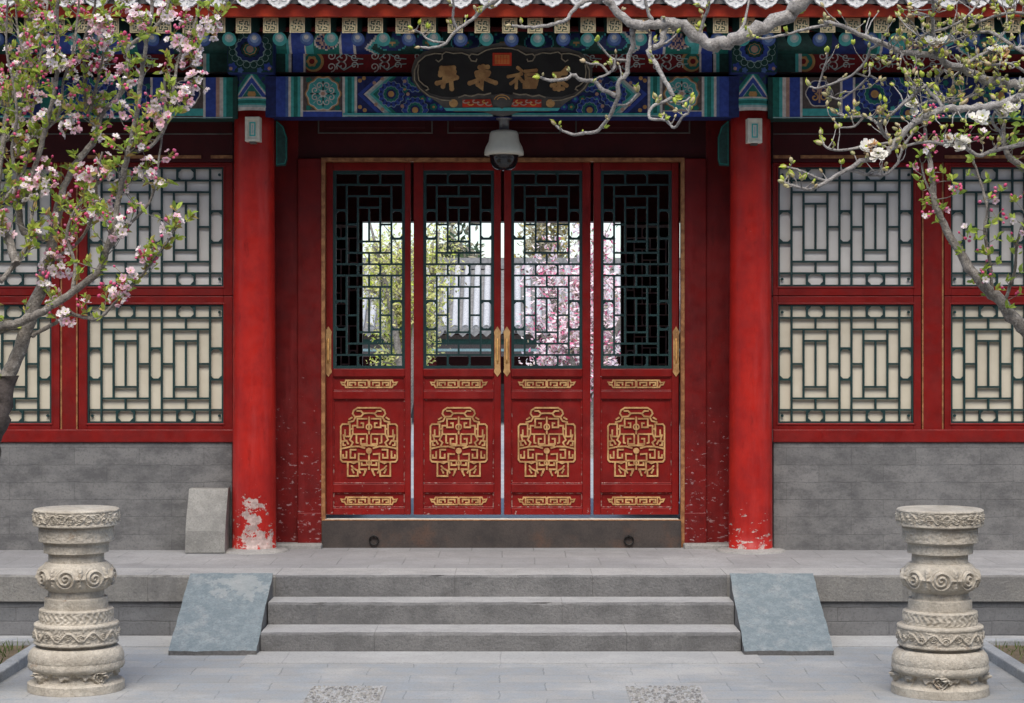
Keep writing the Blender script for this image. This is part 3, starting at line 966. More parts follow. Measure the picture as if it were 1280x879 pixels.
# drip tiles: scalloped leaf-shaped tongues with a raised rim
mb = MB()
out = []
hw, top_z, h = .090, 3.935, .112
half = [(0, -1.0), (.16, -.95), (.22, -.90), (.44, -.86), (.50, -.79), (.68, -.70), (.73, -.60), (.88, -.46), (.92, -.36), (1.0, -.18), (1.0, 0)]
poly = [(x_ * hw, top_z + z_ * h) for x_, z_ in half] + [(-x_ * hw, top_z + z_ * h) for x_, z_ in reversed(half[1:])]
mb.prism(poly, -1.222, -1.200, 'tile_grey')
inner = [(x_ * .84, top_z - .004 + (z_ - top_z) * .84) for x_, z_ in poly]
mb.ribbon([(a * .94, top_z - .002 + (b - top_z) * .94) for a, b in poly[: ]], .007, -1.2275, -1.221, 'tile_grey', True)
for sx in (-1, 1):
    pts = [(sx * hw * (.35 + .28 * math.cos(t)), top_z - h * .34 + h * .22 * math.sin(t)) for t in [i * .6 for i in range(10)]]
    mb.ribbon(pts, .006, -1.2268 - .0003 * sx, -1.221, 'tile_grey')
mb.ribbon([(0, top_z - h * .15), (0, top_z - h * .72)], .008, -1.2272, -1.221, 'tile_grey')
dt = mb.build('drip_tile', roof, bevel=.002)
dt.location = (-32 * TP + .035 + .09, 0, 0)
rnd = random.Random(8)
for k in range(1, 64): dup(dt, roof, (TP * k + rnd.uniform(-.006, .006), rnd.uniform(-.006, .006), rnd.uniform(-.006, .005)))
mb = MB()
ring = [(.056 * math.cos(t), 3.965 + .056 * math.sin(t)) for t in [6.283 * i / 20 for i in range(20)]]
mb.prism(ring, -1.215, -1.19, 'tile_grey')
mb.ribbon([(a * .8, 3.965 + (b - 3.965) * .8) for a, b in ring], .006, -1.219, -1.214, 'tile_grey', True)
te = mb.build('tile_end', roof); te.location = (-6.15, 0, 0)
for k in range(1, 66): dup(te, roof, (TP * k, 0, 0))

# --- walls, jambs and lintels around the door
mb = MB()
mb.box(-6.05, X(290, 13.05) , .05, .30, P0 - .01, Z(553, 13.05), 'wall_brick')
mb.build('brick_wall', hall, bevel=.004)
mb = MB()
mb.box(X(967, 13.05), 6.05, .05, .30, P0 - .01, Z(553, 13.05), 'wall_brick')
mb.build('brick_wall', hall, bevel=.004)
for x0, x1 in ((-6.05, X(292, 13.05)), (X(966, 13.05), 6.05)):
    mb = MB(); mb.box(x0, x1, .035, .32, Z(553, 13.04), Z(537, 13.04), 'frame_red'); mb.build('window_sill', hall, bevel=.005)
# brick gables, back wall and inner partition walls
mb = MB()
for s in (-1, 1):
    a, b = sorted((s * 6.05, s * 6.30)); mb.box(a, b, .0, 4.6, P0 - .01, 4.0, 'wall_brick')
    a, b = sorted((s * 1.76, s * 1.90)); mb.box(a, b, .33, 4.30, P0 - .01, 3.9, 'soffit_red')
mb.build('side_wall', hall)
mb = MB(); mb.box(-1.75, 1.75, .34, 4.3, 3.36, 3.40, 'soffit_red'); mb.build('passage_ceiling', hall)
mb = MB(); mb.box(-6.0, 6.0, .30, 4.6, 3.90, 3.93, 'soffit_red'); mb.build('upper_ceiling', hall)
# transom above door
DT = 13.26
mb = MB()
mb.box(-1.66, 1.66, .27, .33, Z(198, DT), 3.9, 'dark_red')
for a, b in ((398, 540), (560, 700), (720, 862)):
    mb.ribbon([(X(a, DT), Z(146, DT)), (X(a, DT), Z(166, DT)), (X(b, DT), Z(166, DT)), (X(b, DT), Z(146, DT))], .010, .262, .272, 'board_edge')
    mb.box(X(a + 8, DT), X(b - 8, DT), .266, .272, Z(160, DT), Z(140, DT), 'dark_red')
mb.build('transom', hall, bevel=.003)
mb = MB()
mb.ribbon([(X(404.5, DT), Z(684, DT)), (X(404.5, DT), Z(200, DT)), (X(853, DT), Z(200, DT)), (X(853, DT), Z(684, DT))], .026, .225, .30, 'trim_orange')
mb.build('door_frame', hall, bevel=.003)
for s in (-1, 1):
    mb = MB()
    xi = X(402, 13.23) if s < 0 else X(855.5, 13.23)
    xm = X(372, 13.23) if s < 0 else X(883, 13.23)
    xo = s * 1.66
    a, b = sorted((xi, xm)); mb.box(a, b, .235, .33, P0 + .03, Z(198, 13.23), 'jamb_red')
    mb.box(a - .0005, b + .0005, .222, .33, P0 + .03, Z(641, 13.23), 'jamb_red')
    a, b = sorted((xm, xo)); mb.box(a, b, .262, .33, P0 + .03, 3.7, 'jamb_red')
    mb.build('door_jamb', hall, bevel=.005)
    mb = MB(); a, b = sorted((xi - s * .01, xo)); mb.box(a, b, .12, .36, P0 - .02, P0 + .032, 'base_stone'); mb.build('jamb_stone', hall, bevel=.012)
    # bracket plates tucked between column and beam
    mb = MB()
    xb = s * (1.68 - .142); a, b = sorted((xb, xb - s * .075))
    pts = [(a, Z(208, 13.05)), (b, Z(208, 13.05)), (b, Z(150, 13.05)), (a, Z(150, 13.05))]
    if s < 0: pts = [(a, Z(208, 13.05)), (b - .012, Z(207, 13.05)), (b, Z(200, 13.05)), (b, Z(172, 13.05)), (b - .025, Z(158, 13.05)), (a, Z(150, 13.05))]
    else: pts = [(b, Z(208, 13.05)), (a + .012, Z(207, 13.05)), (a, Z(200, 13.05)), (a, Z(172, 13.05)), (a + .025, Z(158, 13.05)), (b, Z(150, 13.05))]
    mb.prism(pts, .03, .07, 'p_dgreen')
    cxm = sum(q[0] for q in pts) / 6; czm = sum(q[1] for q in pts) / 6
    mb.ribbon([(cxm + (q[0] - cxm) * .85, czm + (q[1] - czm) * .92) for q in pts], .006, .027, .031, 'p_green', True)
    mb.build('bracket', hall)
# threshold with two rings
mb = MB()
mb.box(X(402, 13.2), X(851.5, 13.2), .20, .37, P0 - .01, Z(651, 13.2), 'metal_threshold')
mb.box(X(402, 13.2), X(851.5, 13.2), .196, .21, Z(651, 13.2), Z(649.6, 13.2), 'trim_orange')
mb.box(X(404, 13.2), X(849.5, 13.2), .2105, .372, Z(651, 13.2) - .002, Z(650, 13.2), 'plaque_white')  # white plate stands in for daylight showing under the doors
thr = mb.build('threshold', hall, bevel=.004)
for px in (467.5, 786):
    mb = MB()
    c = at(px, 675.5, 13.2); c.y = .192
    mb.tube([c + Vector((.030 * math.cos(t), -.006 * abs(math.sin(t)), .030 * math.sin(t))) for t in [6.283 * i / 24 for i in range(25)]], .0055, 'iron', n=8, cap=False)
    mb.tube([c + Vector((0, .02, .03)), c + Vector((0, -.012, .03))], .008, 'iron')
    mb.build('ring', thr)

# --- gold carvings on the doors
MED = [
    [(0, -255), (84, -255), (112, -236), (120, -212), (100, -184), (114, -158), (150, -150), (150, -135)],
    [(0, -216), (40, -214), (58, -192), (98, -190)],
    [(0, -190), (0, -60)],
    [(12, -175), (85, -175), (85, -112), (42, -112), (42, -142), (62, -142)],
    [(122, -186), (150, -168)],
    [(85, -124), (120, -124), (120, -62), (14, -62)],
    [(150, 142), (195, 140), (207, 125), (207, -120), (195, -135), (140, -135), (140, -45), (176, -45), (176, -96)],
    [(207, -8), (165, -14), (150, 14)], [(120, -62), (140, -20), (118, 0), (135, 30)],
    [(15, -60), (15, 10), (60, 10), (60, -28), (36, -28)], [(92, -60), (92, 0), (76, 6)],
    [(28, 42), (75, 28), (135, 30), (207, 45)], [(28, 86), (76, 82), (76, 132), (14, 132)],
    [(92, 52), (136, 52), (136, 112), (102, 112), (102, 82)], [(165, 62), (165, 112), (190, 112), (190, 86)],
    [(0, 84), (0, 200)], [(16, 165), (54, 165), (54, 144)], [(14, 196), (72, 196), (72, 140), (150, 142)],
    [(150, 142), (156, 152), (156, 245), (82, 245), (82, 205), (112, 190), (130, 168)], [(110, 226), (128, 192)],
    [(20, 198), (42, 245)], [(76, 200), (62, 226)], [(0, 20), (60, 24)], [(140, -100), (120, -100)], [(176, -10), (190, -60)],
    [(42, -214), (60, -232), (92, -232)], [(30, 200), (30, 226)], [(135, 142), (112, 152), (92, 142)], [(170, 20), (190, 20), (190, -2)],
]
STRIP = [
    [(4, -26), (170, -26), (178, -8), (205, -12), (196, 6), (178, 8), (170, 26), (4, 26)],
    [(4, -26), (4, 26)], [(28, 12), (28, -10), (76, -10), (76, 12), (48, 12)], [(100, 12), (100, -10), (142, -10), (142, 10), (122, 10)], [(156, -22), (156, 20)],
]
def carve(mb, strokes, pcx, pcy, dist, scale, wd, yf, th):
    cx, cz = X(pcx, dist), Z(pcy, dist); k = dist / FOC / 5.86 * scale
    q = 0
    for st in strokes:
        for sx in (-1, 1):
            if all(abs(pt[0]) < 1 for pt in st) and sx < 0: continue
            mb.ribbon([(cx + sx * a * k, cz - b * k) for a, b in st], wd * k, yf - .00035 * (q % 9), yf + th, 'gold')
            q += 1
def med(pcx, pcy, dist, yf):
    mb = MB(); carve(mb, MED, pcx, pcy, dist, 1.0, 12, yf - .008, .012)
    k = dist / FOC / 5.86
    for (dx, dy, r, f) in ((0, 60, 22, 1), (0, -115, 20, 0), (0, 148, 17, 0)):
        cx, cz = X(pcx, dist) + dx * k, Z(pcy, dist) - dy * k
        pts = [(cx + r * k * math.cos(t), cz + r * k * math.sin(t)) for t in [6.283 * i / 14 for i in range(14)]]
        if f: mb.prism(pts, yf - .014, yf + .004, 'gold')
        else: mb.ribbon(pts, 10 * k, yf - .0125, yf + .004, 'gold', True)
    return mb
# --- lattice makers: bars in grid units
def seg_v(mb, g, x, y0, y1, yf, th, wd, o=0):
    a = g(x, y0); b = g(x, y1); mb.box(a[0] - wd / 2, a[0] + wd / 2, yf + o, yf + th, min(a[1], b[1]), max(a[1], b[1]), 'lattice_green')
def seg_h(mb, g, y, x0, x1, yf, th, wd):
    a = g(x0, y); b = g(x1, y); mb.box(min(a[0], b[0]), max(a[0], b[0]), yf + .0025, yf + th - .0025, a[1] - wd / 2, a[1] + wd / 2, 'lattice_green')
def corners(mb, g, x0, x1, y0, y1, c, yf, th, wd):
    """small fillets that turn a cell into an eight-sided one"""
    for (x, y, sx, sy) in ((x0, y0, 1, 1), (x1, y0, -1, 1), (x0, y1, 1, -1), (x1, y1, -1, -1)):
        pts = [g(x, y), g(x + sx * c, y), g(x + sx * c * .75, y + sy * c * .32), g(x + sx * c * .32, y + sy * c * .75), g(x, y + sy * c)]
        mb.prism(pts, yf + .004, yf + th - .004, 'lattice_green')
def win_lattice(g, yf, th=.022, wd=.0128):
    mb = MB()
    for x in (1, 5, 6, 10): seg_v(mb, g, x, 0, 10, yf, th, wd)
    for y in (1, 9): seg_h(mb, g, y, 0, 11, yf, th, wd)
    for b in (1, 6):
        for yr in ((0, 1), (9, 10)):
            for x in (1.28, 2.72): seg_v(mb, g, b + x, yr[0], yr[1], yf, th, wd)
            corners(mb, g, b + 1.28, b + 2.72, yr[0], yr[1], .36, yf, th, wd)
        seg_v(mb, g, b + 2, 1, 2, yf, th, wd); seg_v(mb, g, b + 2, 8, 9, yf, th, wd)
        seg_h(mb, g, 2, b, b + 4, yf, th, wd); seg_h(mb, g, 8, b, b + 4, yf, th, wd)
        seg_v(mb, g, b + 1, 2, 8, yf, th, wd); seg_v(mb, g, b + 3, 2, 8, yf, th, wd)
        seg_h(mb, g, 3, b + 1, b + 3, yf, th, wd); seg_h(mb, g, 7, b + 1, b + 3, yf, th, wd)
        seg_v(mb, g, b + 2, 3, 7, yf, th, wd)
        seg_h(mb, g, 5, b, b + 1, yf, th, wd); seg_h(mb, g, 5, b + 3, b + 4, yf, th, wd)
    for x in (0, 5, 10):
        for y in (3.64, 6.36): seg_h(mb, g, y, x, x + 1, yf, th, wd * 1.15)
        corners(mb, g, x, x + 1, 3.64, 6.36, .36, yf, th, wd)
        for y, s in ((3.64, -1), (6.36, 1)):
            corners(mb, g, x, x + 1, y, y + s * 2.2, .0001, yf, th, wd) if False else None
    for x, s in ((0, 1), (11, -1)):
        for y, t in ((0, 1), (10, -1)):
            c = g(x + s * .22, y + t * .5); rr = wd * .75
            mb.prism([(c[0] + rr * math.cos(a), c[1] + rr * math.sin(a)) for a in [6.283 * i / 10 for i in range(10)]], yf + .005, yf + th, 'lattice_green')
    # border
    a = g(0, 0); b = g(11, 10)
    mb.ribbon([(a[0] - .006, a[1] + .006), (b[0] + .006, a[1] + .006), (b[0] + .006, b[1] - .006), (a[0] - .006, b[1] - .006)], wd, yf - .002, yf + th + .002, 'lattice_green', True)
    return mb
def door_lattice(g, yf, th=.022, wd=.0135, mat=None):
    mb = MB(); N = 17
    for x in (1, 5):
        seg_v(mb, g, x, 1, 8, yf, th, wd); seg_v(mb, g, x, 9, 16, yf, th, wd)
    for y in (1, 8, 9, 16): seg_h(mb, g, y, 0, 6, yf, th, wd)
    for y in (0, 8, 16):
        for x in (2, 4): seg_v(mb, g, x, y, y + 1, yf, th, wd)
        corners(mb, g, 2, 4, y, y + 1, .30, yf, th, wd)
    for b in (1, 9):
        for v, x0, x1 in ((1, 1, 5), (2, 2, 4), (5, 2, 4), (6, 1, 5)): seg_h(mb, g, b + v, x0, x1, yf, th, wd)
        for x in (2, 4): seg_v(mb, g, x, b + 1, b + 6, yf, th, wd)
        for v0, v1 in ((0, 1), (2, 5), (6, 7)): seg_v(mb, g, 3, b + v0, b + v1, yf, th, wd)
        for x in (1, 4): seg_h(mb, g, b + 3.5, x, x + 1, yf, th, wd)
        for x in (0, 5):
            for v in (2.25, 4.75): seg_h(mb, g, b + v, x, x + 1, yf, th, wd * 1.2)
            corners(mb, g, x, x + 1, b + 2.25, b + 4.75, .34, yf, th, wd)
    a = g(0, 0); b = g(6, 17)
    mb.ribbon([(a[0] - .009, a[1] + .009), (b[0] + .009, a[1] + .009), (b[0] + .009, b[1] - .009), (a[0] - .009, b[1] - .009)], .026, yf - .004, yf + th + .004, 'lattice_green', True)
    return mb

# --- door leaves
def door(x0, x1, lx0, lx1, dy, handle_px):
    d = DD; y0 = d + CY + dy
    x_ = lambda v: X(v, d)
    z_ = lambda v: Z(v, d)
    mb = MB()
    T = .055
    mb.box(x_(x0), x_(lx0 - 3), y0, y0 + T, z_(643.6), z_(203), 'door_red')
    mb.box(x_(lx1 + 3), x_(x1), y0, y0 + T, z_(643.6), z_(203), 'door_red')
    for a, b in ((203, 213), (461, 471), (489, 499), (605, 616), (635, 643.6)):
        mb.box(x_(lx0 - 3), x_(lx1 + 3), y0 + .002, y0 + T - .002, z_(b), z_(a), 'door_red')
    for a, b in ((471, 489), (499, 605), (616, 635)):
        mb.box(x_(lx0 - 3), x_(lx1 + 3), y0 + .022, y0 + T - .008, z_(b), z_(a), 'door_red')
        mb.ribbon([(x_(lx0 - 2.2), z_(a + .8)), (x_(lx1 + 2.2), z_(a + .8)), (x_(lx1 + 2.2), z_(b - .8)), (x_(lx0 - 2.2), z_(b - .8))], .009, y0 + .012, y0 + .024, 'door_edge', True)
    lf = mb.build('door', hall, bevel=.006)
    g = lambda u, v: (x_(lx0 + (lx1 - lx0) * u / 6), z_(216.5 + (458 - 216.5) * v / 17))
    door_lattice(g, y0 + .014).build('lattice', lf)
    cxm = (lx0 + lx1) / 2
    med(cxm, 553.5, d, y0 + .022).build('gold_medallion', lf)
    for py in (480, 626.5):
        mb = MB(); carve(mb, STRIP, cxm, py, d, 1.0, 11, y0 + .016, .012); mb.build('gold_strip', lf)
    # door pull: long pointed gilt plate with a ring boss
    hx = handle_px; mb = MB()
    pts = [(hx - 3.6, 461), (hx - 3.6, 420), (hx - 4.4, 415), (hx, 408), (hx + 4.4, 415), (hx + 3.6, 420), (hx + 3.6, 461), (hx + 4.4, 465), (hx, 471), (hx - 4.4, 465)]
    mb.prism([(x_(a), z_(b)) for a, b in pts], y0 - .008, y0 + .004, 'gold')
    mb.tube([Vector((x_(hx), y0 - .006, z_(424))), Vector((x_(hx), y0 - .03, z_(428))), Vector((x_(hx), y0 - .03, z_(450))), Vector((x_(hx), y0 - .006, z_(454)))], .006, 'gold_dull', n=8)
    for py in (417, 462):
        mb.lathe([(.008, 0), (.006, .004), (.0, .006)], 0, 0, 'gold_dull', n=10, cap=False) if False else None
    mb.build('handle', lf, bevel=.002)
    return lf
door(407.5, 513.3, 419, 503, .004, 410.5)
door(517.0, 626.2, 532, 614.5, 0, 621.8)
door(630.0, 738.2, 642, 725, 0, 633.6)
door(742.0, 848.5, 754, 837, .004, 845.0)

# --- windows of the side bays
def sash(x0, x1, py0, py1, lx0, lx1, ly0, ly1):
    d = DW; y0 = d + CY
    x_ = lambda v: X(v, d)
    z_ = lambda v: Z(v, d)
    mb = MB(); T = .06
    mb.box(x_(x0), x_(lx0 - 2), y0, y0 + T, z_(py1), z_(py0), 'frame_red')
    mb.box(x_(lx1 + 2), x_(x1), y0, y0 + T, z_(py1), z_(py0), 'frame_red')
    mb.box(x_(lx0 - 2), x_(lx1 + 2), y0 + .0015, y0 + T, z_(ly0 - 2), z_(py0), 'frame_red')
    mb.box(x_(lx0 - 2), x_(lx1 + 2), y0 + .0015, y0 + T, z_(py1), z_(ly1 + 2), 'frame_red')
    mb.ribbon([(x_(lx0 - 3.4), z_(ly0 - 3.4)), (x_(lx1 + 3.4), z_(ly0 - 3.4)), (x_(lx1 + 3.4), z_(ly1 + 3.4)), (x_(lx0 - 3.4), z_(ly1 + 3.4))], .012, y0 - .004, y0 + .004, 'frame_red', True)
    wdw = mb.build('window', hall, bevel=.004)
    g = lambda u, v: (x_(lx0 + (lx1 - lx0) * u / 11), z_(ly0 + (ly1 - ly0) * v / 10))
    win_lattice(g, y0 + .012).build('lattice', wdw)
    mb = MB(); mb.box(x_(lx0 - 2), x_(lx1 + 2), y0 + .042, y0 + .05, z_(ly1 + 2), z_(ly0 - 2), 'pane_grey' if ly0 < 300 else 'pane_cream')
    mb.build('pane', wdw)
for (x0, x1, l0, l1) in ((98, 291, 111, 277), (-118, 74.5, -104, 62), (966, 1151.5, 975, 1140), (1180.5, 1370, 1191, 1357), (-330, -141, -318, -154), (1393, 1580, 1405, 1568)):
    sash(x0, x1, 203, 369.6, l0, l1, 211, 356)
    sash(x0, x1, 370.4, 537, l0, l1, 383, 527)
for a, b in ((75.5, 97.0), (1152.5, 1179.5)):
    mb = MB(); mb.box(X(a, DW), X(b, DW), .105, .2, Z(537, DW), Z(203, DW), 'frame_red')
    for e, q in ((a, a + 2), (b - 2, b)): mb.box(X(e, DW), X(q, DW), .099, .108, Z(537, DW), Z(203, DW), 'trim_orange')
    mb.build('window_post', hall, bevel=.003)
for s in (-1, 1):
    a, b = ((-6.05, X(291, DW)) if s < 0 else (X(966, DW), 6.05))
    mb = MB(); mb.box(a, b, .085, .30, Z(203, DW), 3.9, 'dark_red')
    mb.ribbon([(a, Z(168, DW)), (b, Z(168, DW))], .008, .079, .087, 'board_edge')
    mb.build('window_lintel', hall)
    mb = MB()
    segs = ((110, 252), (264, 291)) if s < 0 else ((966, 988), (1000, 1090), (1180, 1280))
    if s < 0: segs = ((-100, 60),) + segs
    for e, q in segs: mb.box(X(e, DW), X(q, DW), .076, .090, Z(198.5, DW), Z(194.5, DW), 'trim_orange')
    mb.build('lintel_trim', hall)
    mb = MB(); a2, b2 = sorted((s * 1.9, s * 6.0)); mb.box(a2, b2, .26, .30, Z(553, DW), 3.2, 'unlit_room_black'); mb.build('backing', hall)

# --- rear wall of the passage, with lattice screens beside a wide opening
DR = 17.0; YR = DR + CY
xl, xr, ztop = X(453, DR), X(776, DR), Z(277, DR)
mb = MB()
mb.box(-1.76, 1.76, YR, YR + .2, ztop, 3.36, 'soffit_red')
mb.box(-1.76, xl - .5, YR, YR + .2, P0, ztop, 'unlit_room_black'); mb.box(xr + .55, 1.76, YR, YR + .2, P0, ztop, 'unlit_room_black')
mb.build('rear_wall', hall)
for s, xe in ((-1, xl), (1, xr)):
    # folded rear leaf: set edge-on towards the opening, lattice side to the passage
    mb = MB()
    a, b = sorted((xe, xe + s * .52))
    mb.box(a, b, YR + .02, YR + .06, P0 + .02, P0 + .75, 'dark_red')
    for e in (a, b - .035): mb.box(e, e + .035, YR - .01, YR + .06, P0 + .02, ztop, 'dark_red')
    mb.box(a, b, YR + .045, YR + .06, P0 + .75, ztop, 'unlit_room_black')  # black sheet in place of the unlit room behind the lattice
    lf = mb.build('rear_door', hall)
    g = lambda u, v: (a + .05 + (b - a - .1) * u / 6, ztop - .05 - (ztop - P0 - .85) * v / 17)
    lm = door_lattice(g, YR + .0, wd=.012); lm.mats = ['p_white']; lm.build('lattice', lf)  # bars painted white in place of light catching the rear lattice
mb = MB()
for s in (-1, 1): mb.box(*sorted((s * 1.9, s * 6.05)), YR, YR + .2, P0, 3.9, 'wall_brick')
mb.build('back_wall', hall)

# ------------------------------------------------------------------ name board
nb = thing('name_board', 'black cloud-shaped name board with gold brush characters over the red doors', 'sign')
DN = 12.72
kz = DN / FOC / 4.92
def nq(p): return ((p[0] - 627) * kz, -(p[1] - 500) * kz)
half = [(627, 72), (545, 84), (470, 100), (420, 112), (330, 100), (230, 104), (150, 128), (95, 170), (72, 235), (78, 300), (110, 352), (160, 392), (220, 425), (275, 470), (340, 492), (440, 490), (520, 494), (580, 512), (627, 520)]
outline = [nq(p) for p in half] + [nq((1254 - p[0], p[1])) for p in reversed(half[1:-1])]
mb = MB(); mb.prism(outline, -.03, .03, 'board_edge'); 
bd = mb.build('board', nb, bevel=.004)
mb = MB()
inn = [(627, 100), (560, 112), (500, 130), (430, 142), (330, 128), (230, 132), (160, 155), (120, 190), (102, 240), (108, 300), (140, 345), (190, 380), (260, 400), (330, 402), (420, 388), (520, 385), (627, 382)]
mb.prism([nq(p) for p in inn] + [nq((1254 - p[0], p[1])) for p in reversed(inn[1:-1])], -.034, -.026, 'board_black')
mb.build('field', nb)
mb = MB()
def curl2(cx, cy, r, a0, t, fl, wd, k, mat='p_pale'):
    n = 16
    mb.ribbon([nq((cx + r * (1 - .75 * i / n) * math.cos(a0 + fl * t * 6.283 * i / n), cy + r * (1 - .75 * i / n) * math.sin(a0 + fl * t * 6.283 * i / n))) for i in range(n + 1)], wd * kz, -.0415 - .0004 * k, -.032, mat)
for mir in (0, 1):
    f = (lambda p: p) if not mir else (lambda p: (1254 - p[0], p[1]))
    L1 = [(627, 104), (570, 108), (530, 118), (480, 146), (440, 140), (425, 158), (440, 182), (468, 186), (474, 170)]
    L2 = [(428, 150), (380, 134), (330, 138), (285, 128), (262, 144), (262, 170), (240, 188), (222, 176)]
    L3 = [(258, 140), (215, 138), (160, 152), (115, 190), (92, 240), (92, 300), (125, 350), (180, 395), (260, 420), (320, 424)]
    L4 = [(118, 205), (112, 250), (118, 300), (150, 330), (170, 340), (178, 355), (160, 362)]
    for k, L in enumerate((L1, L2, L3, L4)):
        mb.ribbon([nq(f(p_)) for p_ in L], 7 * kz, -.041 - .0006 * k - .0003 * mir, -.032, 'frame_gilt')
    mb.ribbon([nq(f(p_)) for p_ in [(360, 405), (400, 390), (440, 398), (480, 385), (520, 388), (560, 378)]], 8 * kz, -.0416 - .0003 * mir, -.032, 'frame_gilt')
    # carved clouds low on the frame
    for i, (cx_, cy_) in enumerate(((405, 430), (435, 442), (465, 428), (495, 442), (525, 430), (545, 444))):
        q = f((cx_, cy_))
        mb.ribbon([nq((q[0] + 17 * math.cos(t), q[1] + 9 * math.sin(t))) for t in [i2 * .55 for i2 in range(9)]], 7 * kz, -.0422 - .0003 * i, -.032, ('p_pink', 'gold_dull', 'p_pink')[i % 3])
    mb.prism([nq(f(p_)) for p_ in [(385, 418), (555, 414), (570, 462), (385, 464)]], -.0365, -.03, 'seal_red')
    q = f((330, 440)); mb.prism([nq((q[0] + 28 * math.cos(t), q[1] + 26 * math.sin(t))) for t in [6.283 * i / 9 for i in range(9)]], -.039, -.03, 'p_gold')
    mb.prism([nq(f(p_)) for p_ in [(270, 468), (627, 466), (627, 486), (285, 486)]], -.0375 - .0005 * mir, -.03, 'p_teal')
mb.prism([nq(p_) for p_ in [(560, 392), (627, 378), (694, 392), (680, 440), (627, 474), (574, 440)]], -.0435, -.03, 'board_edge')
for k in range(5):
    mb.ribbon([nq((627 + (20 + 9 * k) * math.cos(t), 422 + (12 + 7 * k) * math.sin(t))) for t in [3.3 + i * .28 for i in range(11)]], 5 * kz, -.0450 - .0004 * k, -.04, 'gold_dull' if k % 2 else 'p_brown')
mb.build('carved_frame', nb)
CH = [
    ([[(258, 226), (250, 268)], [(262, 228), (332, 224)], [(331, 226), (334, 270)], [(252, 252), (336, 248)], [(230, 318), (282, 306), (350, 284)], [(280, 232), (276, 290), (266, 338)], [(318, 262), (316, 310), (320, 352)], [(296, 236), (300, 290)]], 27),
    ([[(492, 222), (540, 220)], [(472, 256), (508, 246), (546, 254)], [(512, 216), (506, 280), (502, 344), (480, 326)], [(430, 318), (470, 304), (504, 280)], [(520, 288), (555, 304), (588, 316)], [(476, 272), (540, 266)]], 27),
    ([[(724, 224), (746, 242)], [(666, 278), (746, 262)], [(738, 262), (715, 296), (682, 320)], [(716, 290), (714, 345)], [(738, 290), (752, 306)]], 26),
    ([[(1024, 226), (1000, 250), (975, 272)], [(945, 262), (1018, 258)], [(930, 300), (1022, 290)], [(932, 332), (950, 328)], [(975, 286), (975, 356)], [(950, 352), (1000, 350)], [(1000, 318), (1022, 332)]], 24),
]
CH[2] = (CH[2][0] + [[(768, 246), (836, 240)], [(776, 268), (836, 264), (834, 290), (776, 292), (774, 268)], [(764, 312), (840, 308), (830, 342), (764, 342), (764, 312)], [(798, 312), (798, 342)], [(764, 327), (836, 326)]], 20)
for k, (strokes, wd) in enumerate(CH):
    mb = MB()
    for i, st in enumerate(strokes):
        L = [Vector(nq(p_)) for p_ in st]
        r = wd * kz / 2
        # brush stroke: thick capsule along the path
        pts = []
        for j, a in enumerate(L):
            pts.append(a)
        # round ends
        for e in (L[0], L[-1]):
            mb.prism([(e.x + r * 1.12 * math.cos(t), e.y + r * 1.12 * math.sin(t)) for t in [6.283 * q / 14 for q in range(14)]], -.0402 - .0007 * i, -.033, 'gold')
        mb.ribbon([(a.x, a.y) for a in L], wd * kz, -.0406 - .0007 * i, -.033, 'gold')
    mb.build('character', nb)
mb = MB()
mb.prism([nq(p_) for p_ in [(570, 134), (686, 134), (686, 212), (570, 212)]], -.040, -.03, 'seal_red')
mb.prism([nq(p_) for p_ in [(583, 146), (673, 146), (673, 202), (583, 202)]], -.042, -.03, 'seal_orange')
for a in (600, 618, 638, 656): mb.ribbon([nq((a, 150)), nq((a, 198))], 2.2 * kz, -.0436, -.04, 'seal_red')
mb.ribbon([nq((590, 172)), nq((668, 172))], 2.4 * kz, -.0442, -.04, 'seal_red')
mb.build('seal', nb)
nb.location = (X(627.5, DN), DN + CY, Z(141.6, DN))
nb.rotation_euler = (R(7), 0, 0)

# ------------------------------------------------------------------ dome security camera hung from the beam
cc = thing('security_camera', 'beige dome security camera hanging from the beam above the doors', 'security camera')
cx, cy_ = X(630, 12.98), -.02
mb = MB(); mb.lathe([(.055, Z(147, 12.98)), (.055, Z(149, 12.98)), (.036, Z(150.5, 12.98)), (.033, Z(163, 12.98)), (.05, Z(165, 12.98))], cx, cy_, 'grey_metal', n=28)
mb.build('mount', cc)
mb = MB(); mb.lathe([(.055, Z(163, 12.98)), (.088, Z(164.5, 12.98)), (.097, Z(168, 12.98)), (.104, Z(177, 12.98)), (.124, Z(184, 12.98)), (.133, Z(190, 12.98)), (.133, Z(194, 12.98)), (.112, Z(194.8, 12.98)), (.10, Z(192, 12.98))], cx, cy_, 'cctv_beige', n=48)
mb.build('housing', cc)
mb = MB(); mb.lathe([(.099, Z(193.5, 12.98)), (.098, Z(198, 12.98)), (.09, Z(204, 12.98)), (.072, Z(209.5, 12.98)), (.045, Z(212.5, 12.98)), (.012, Z(213.6, 12.98))], cx, cy_, 'cctv_black', n=48)
mb.build('dome', cc)

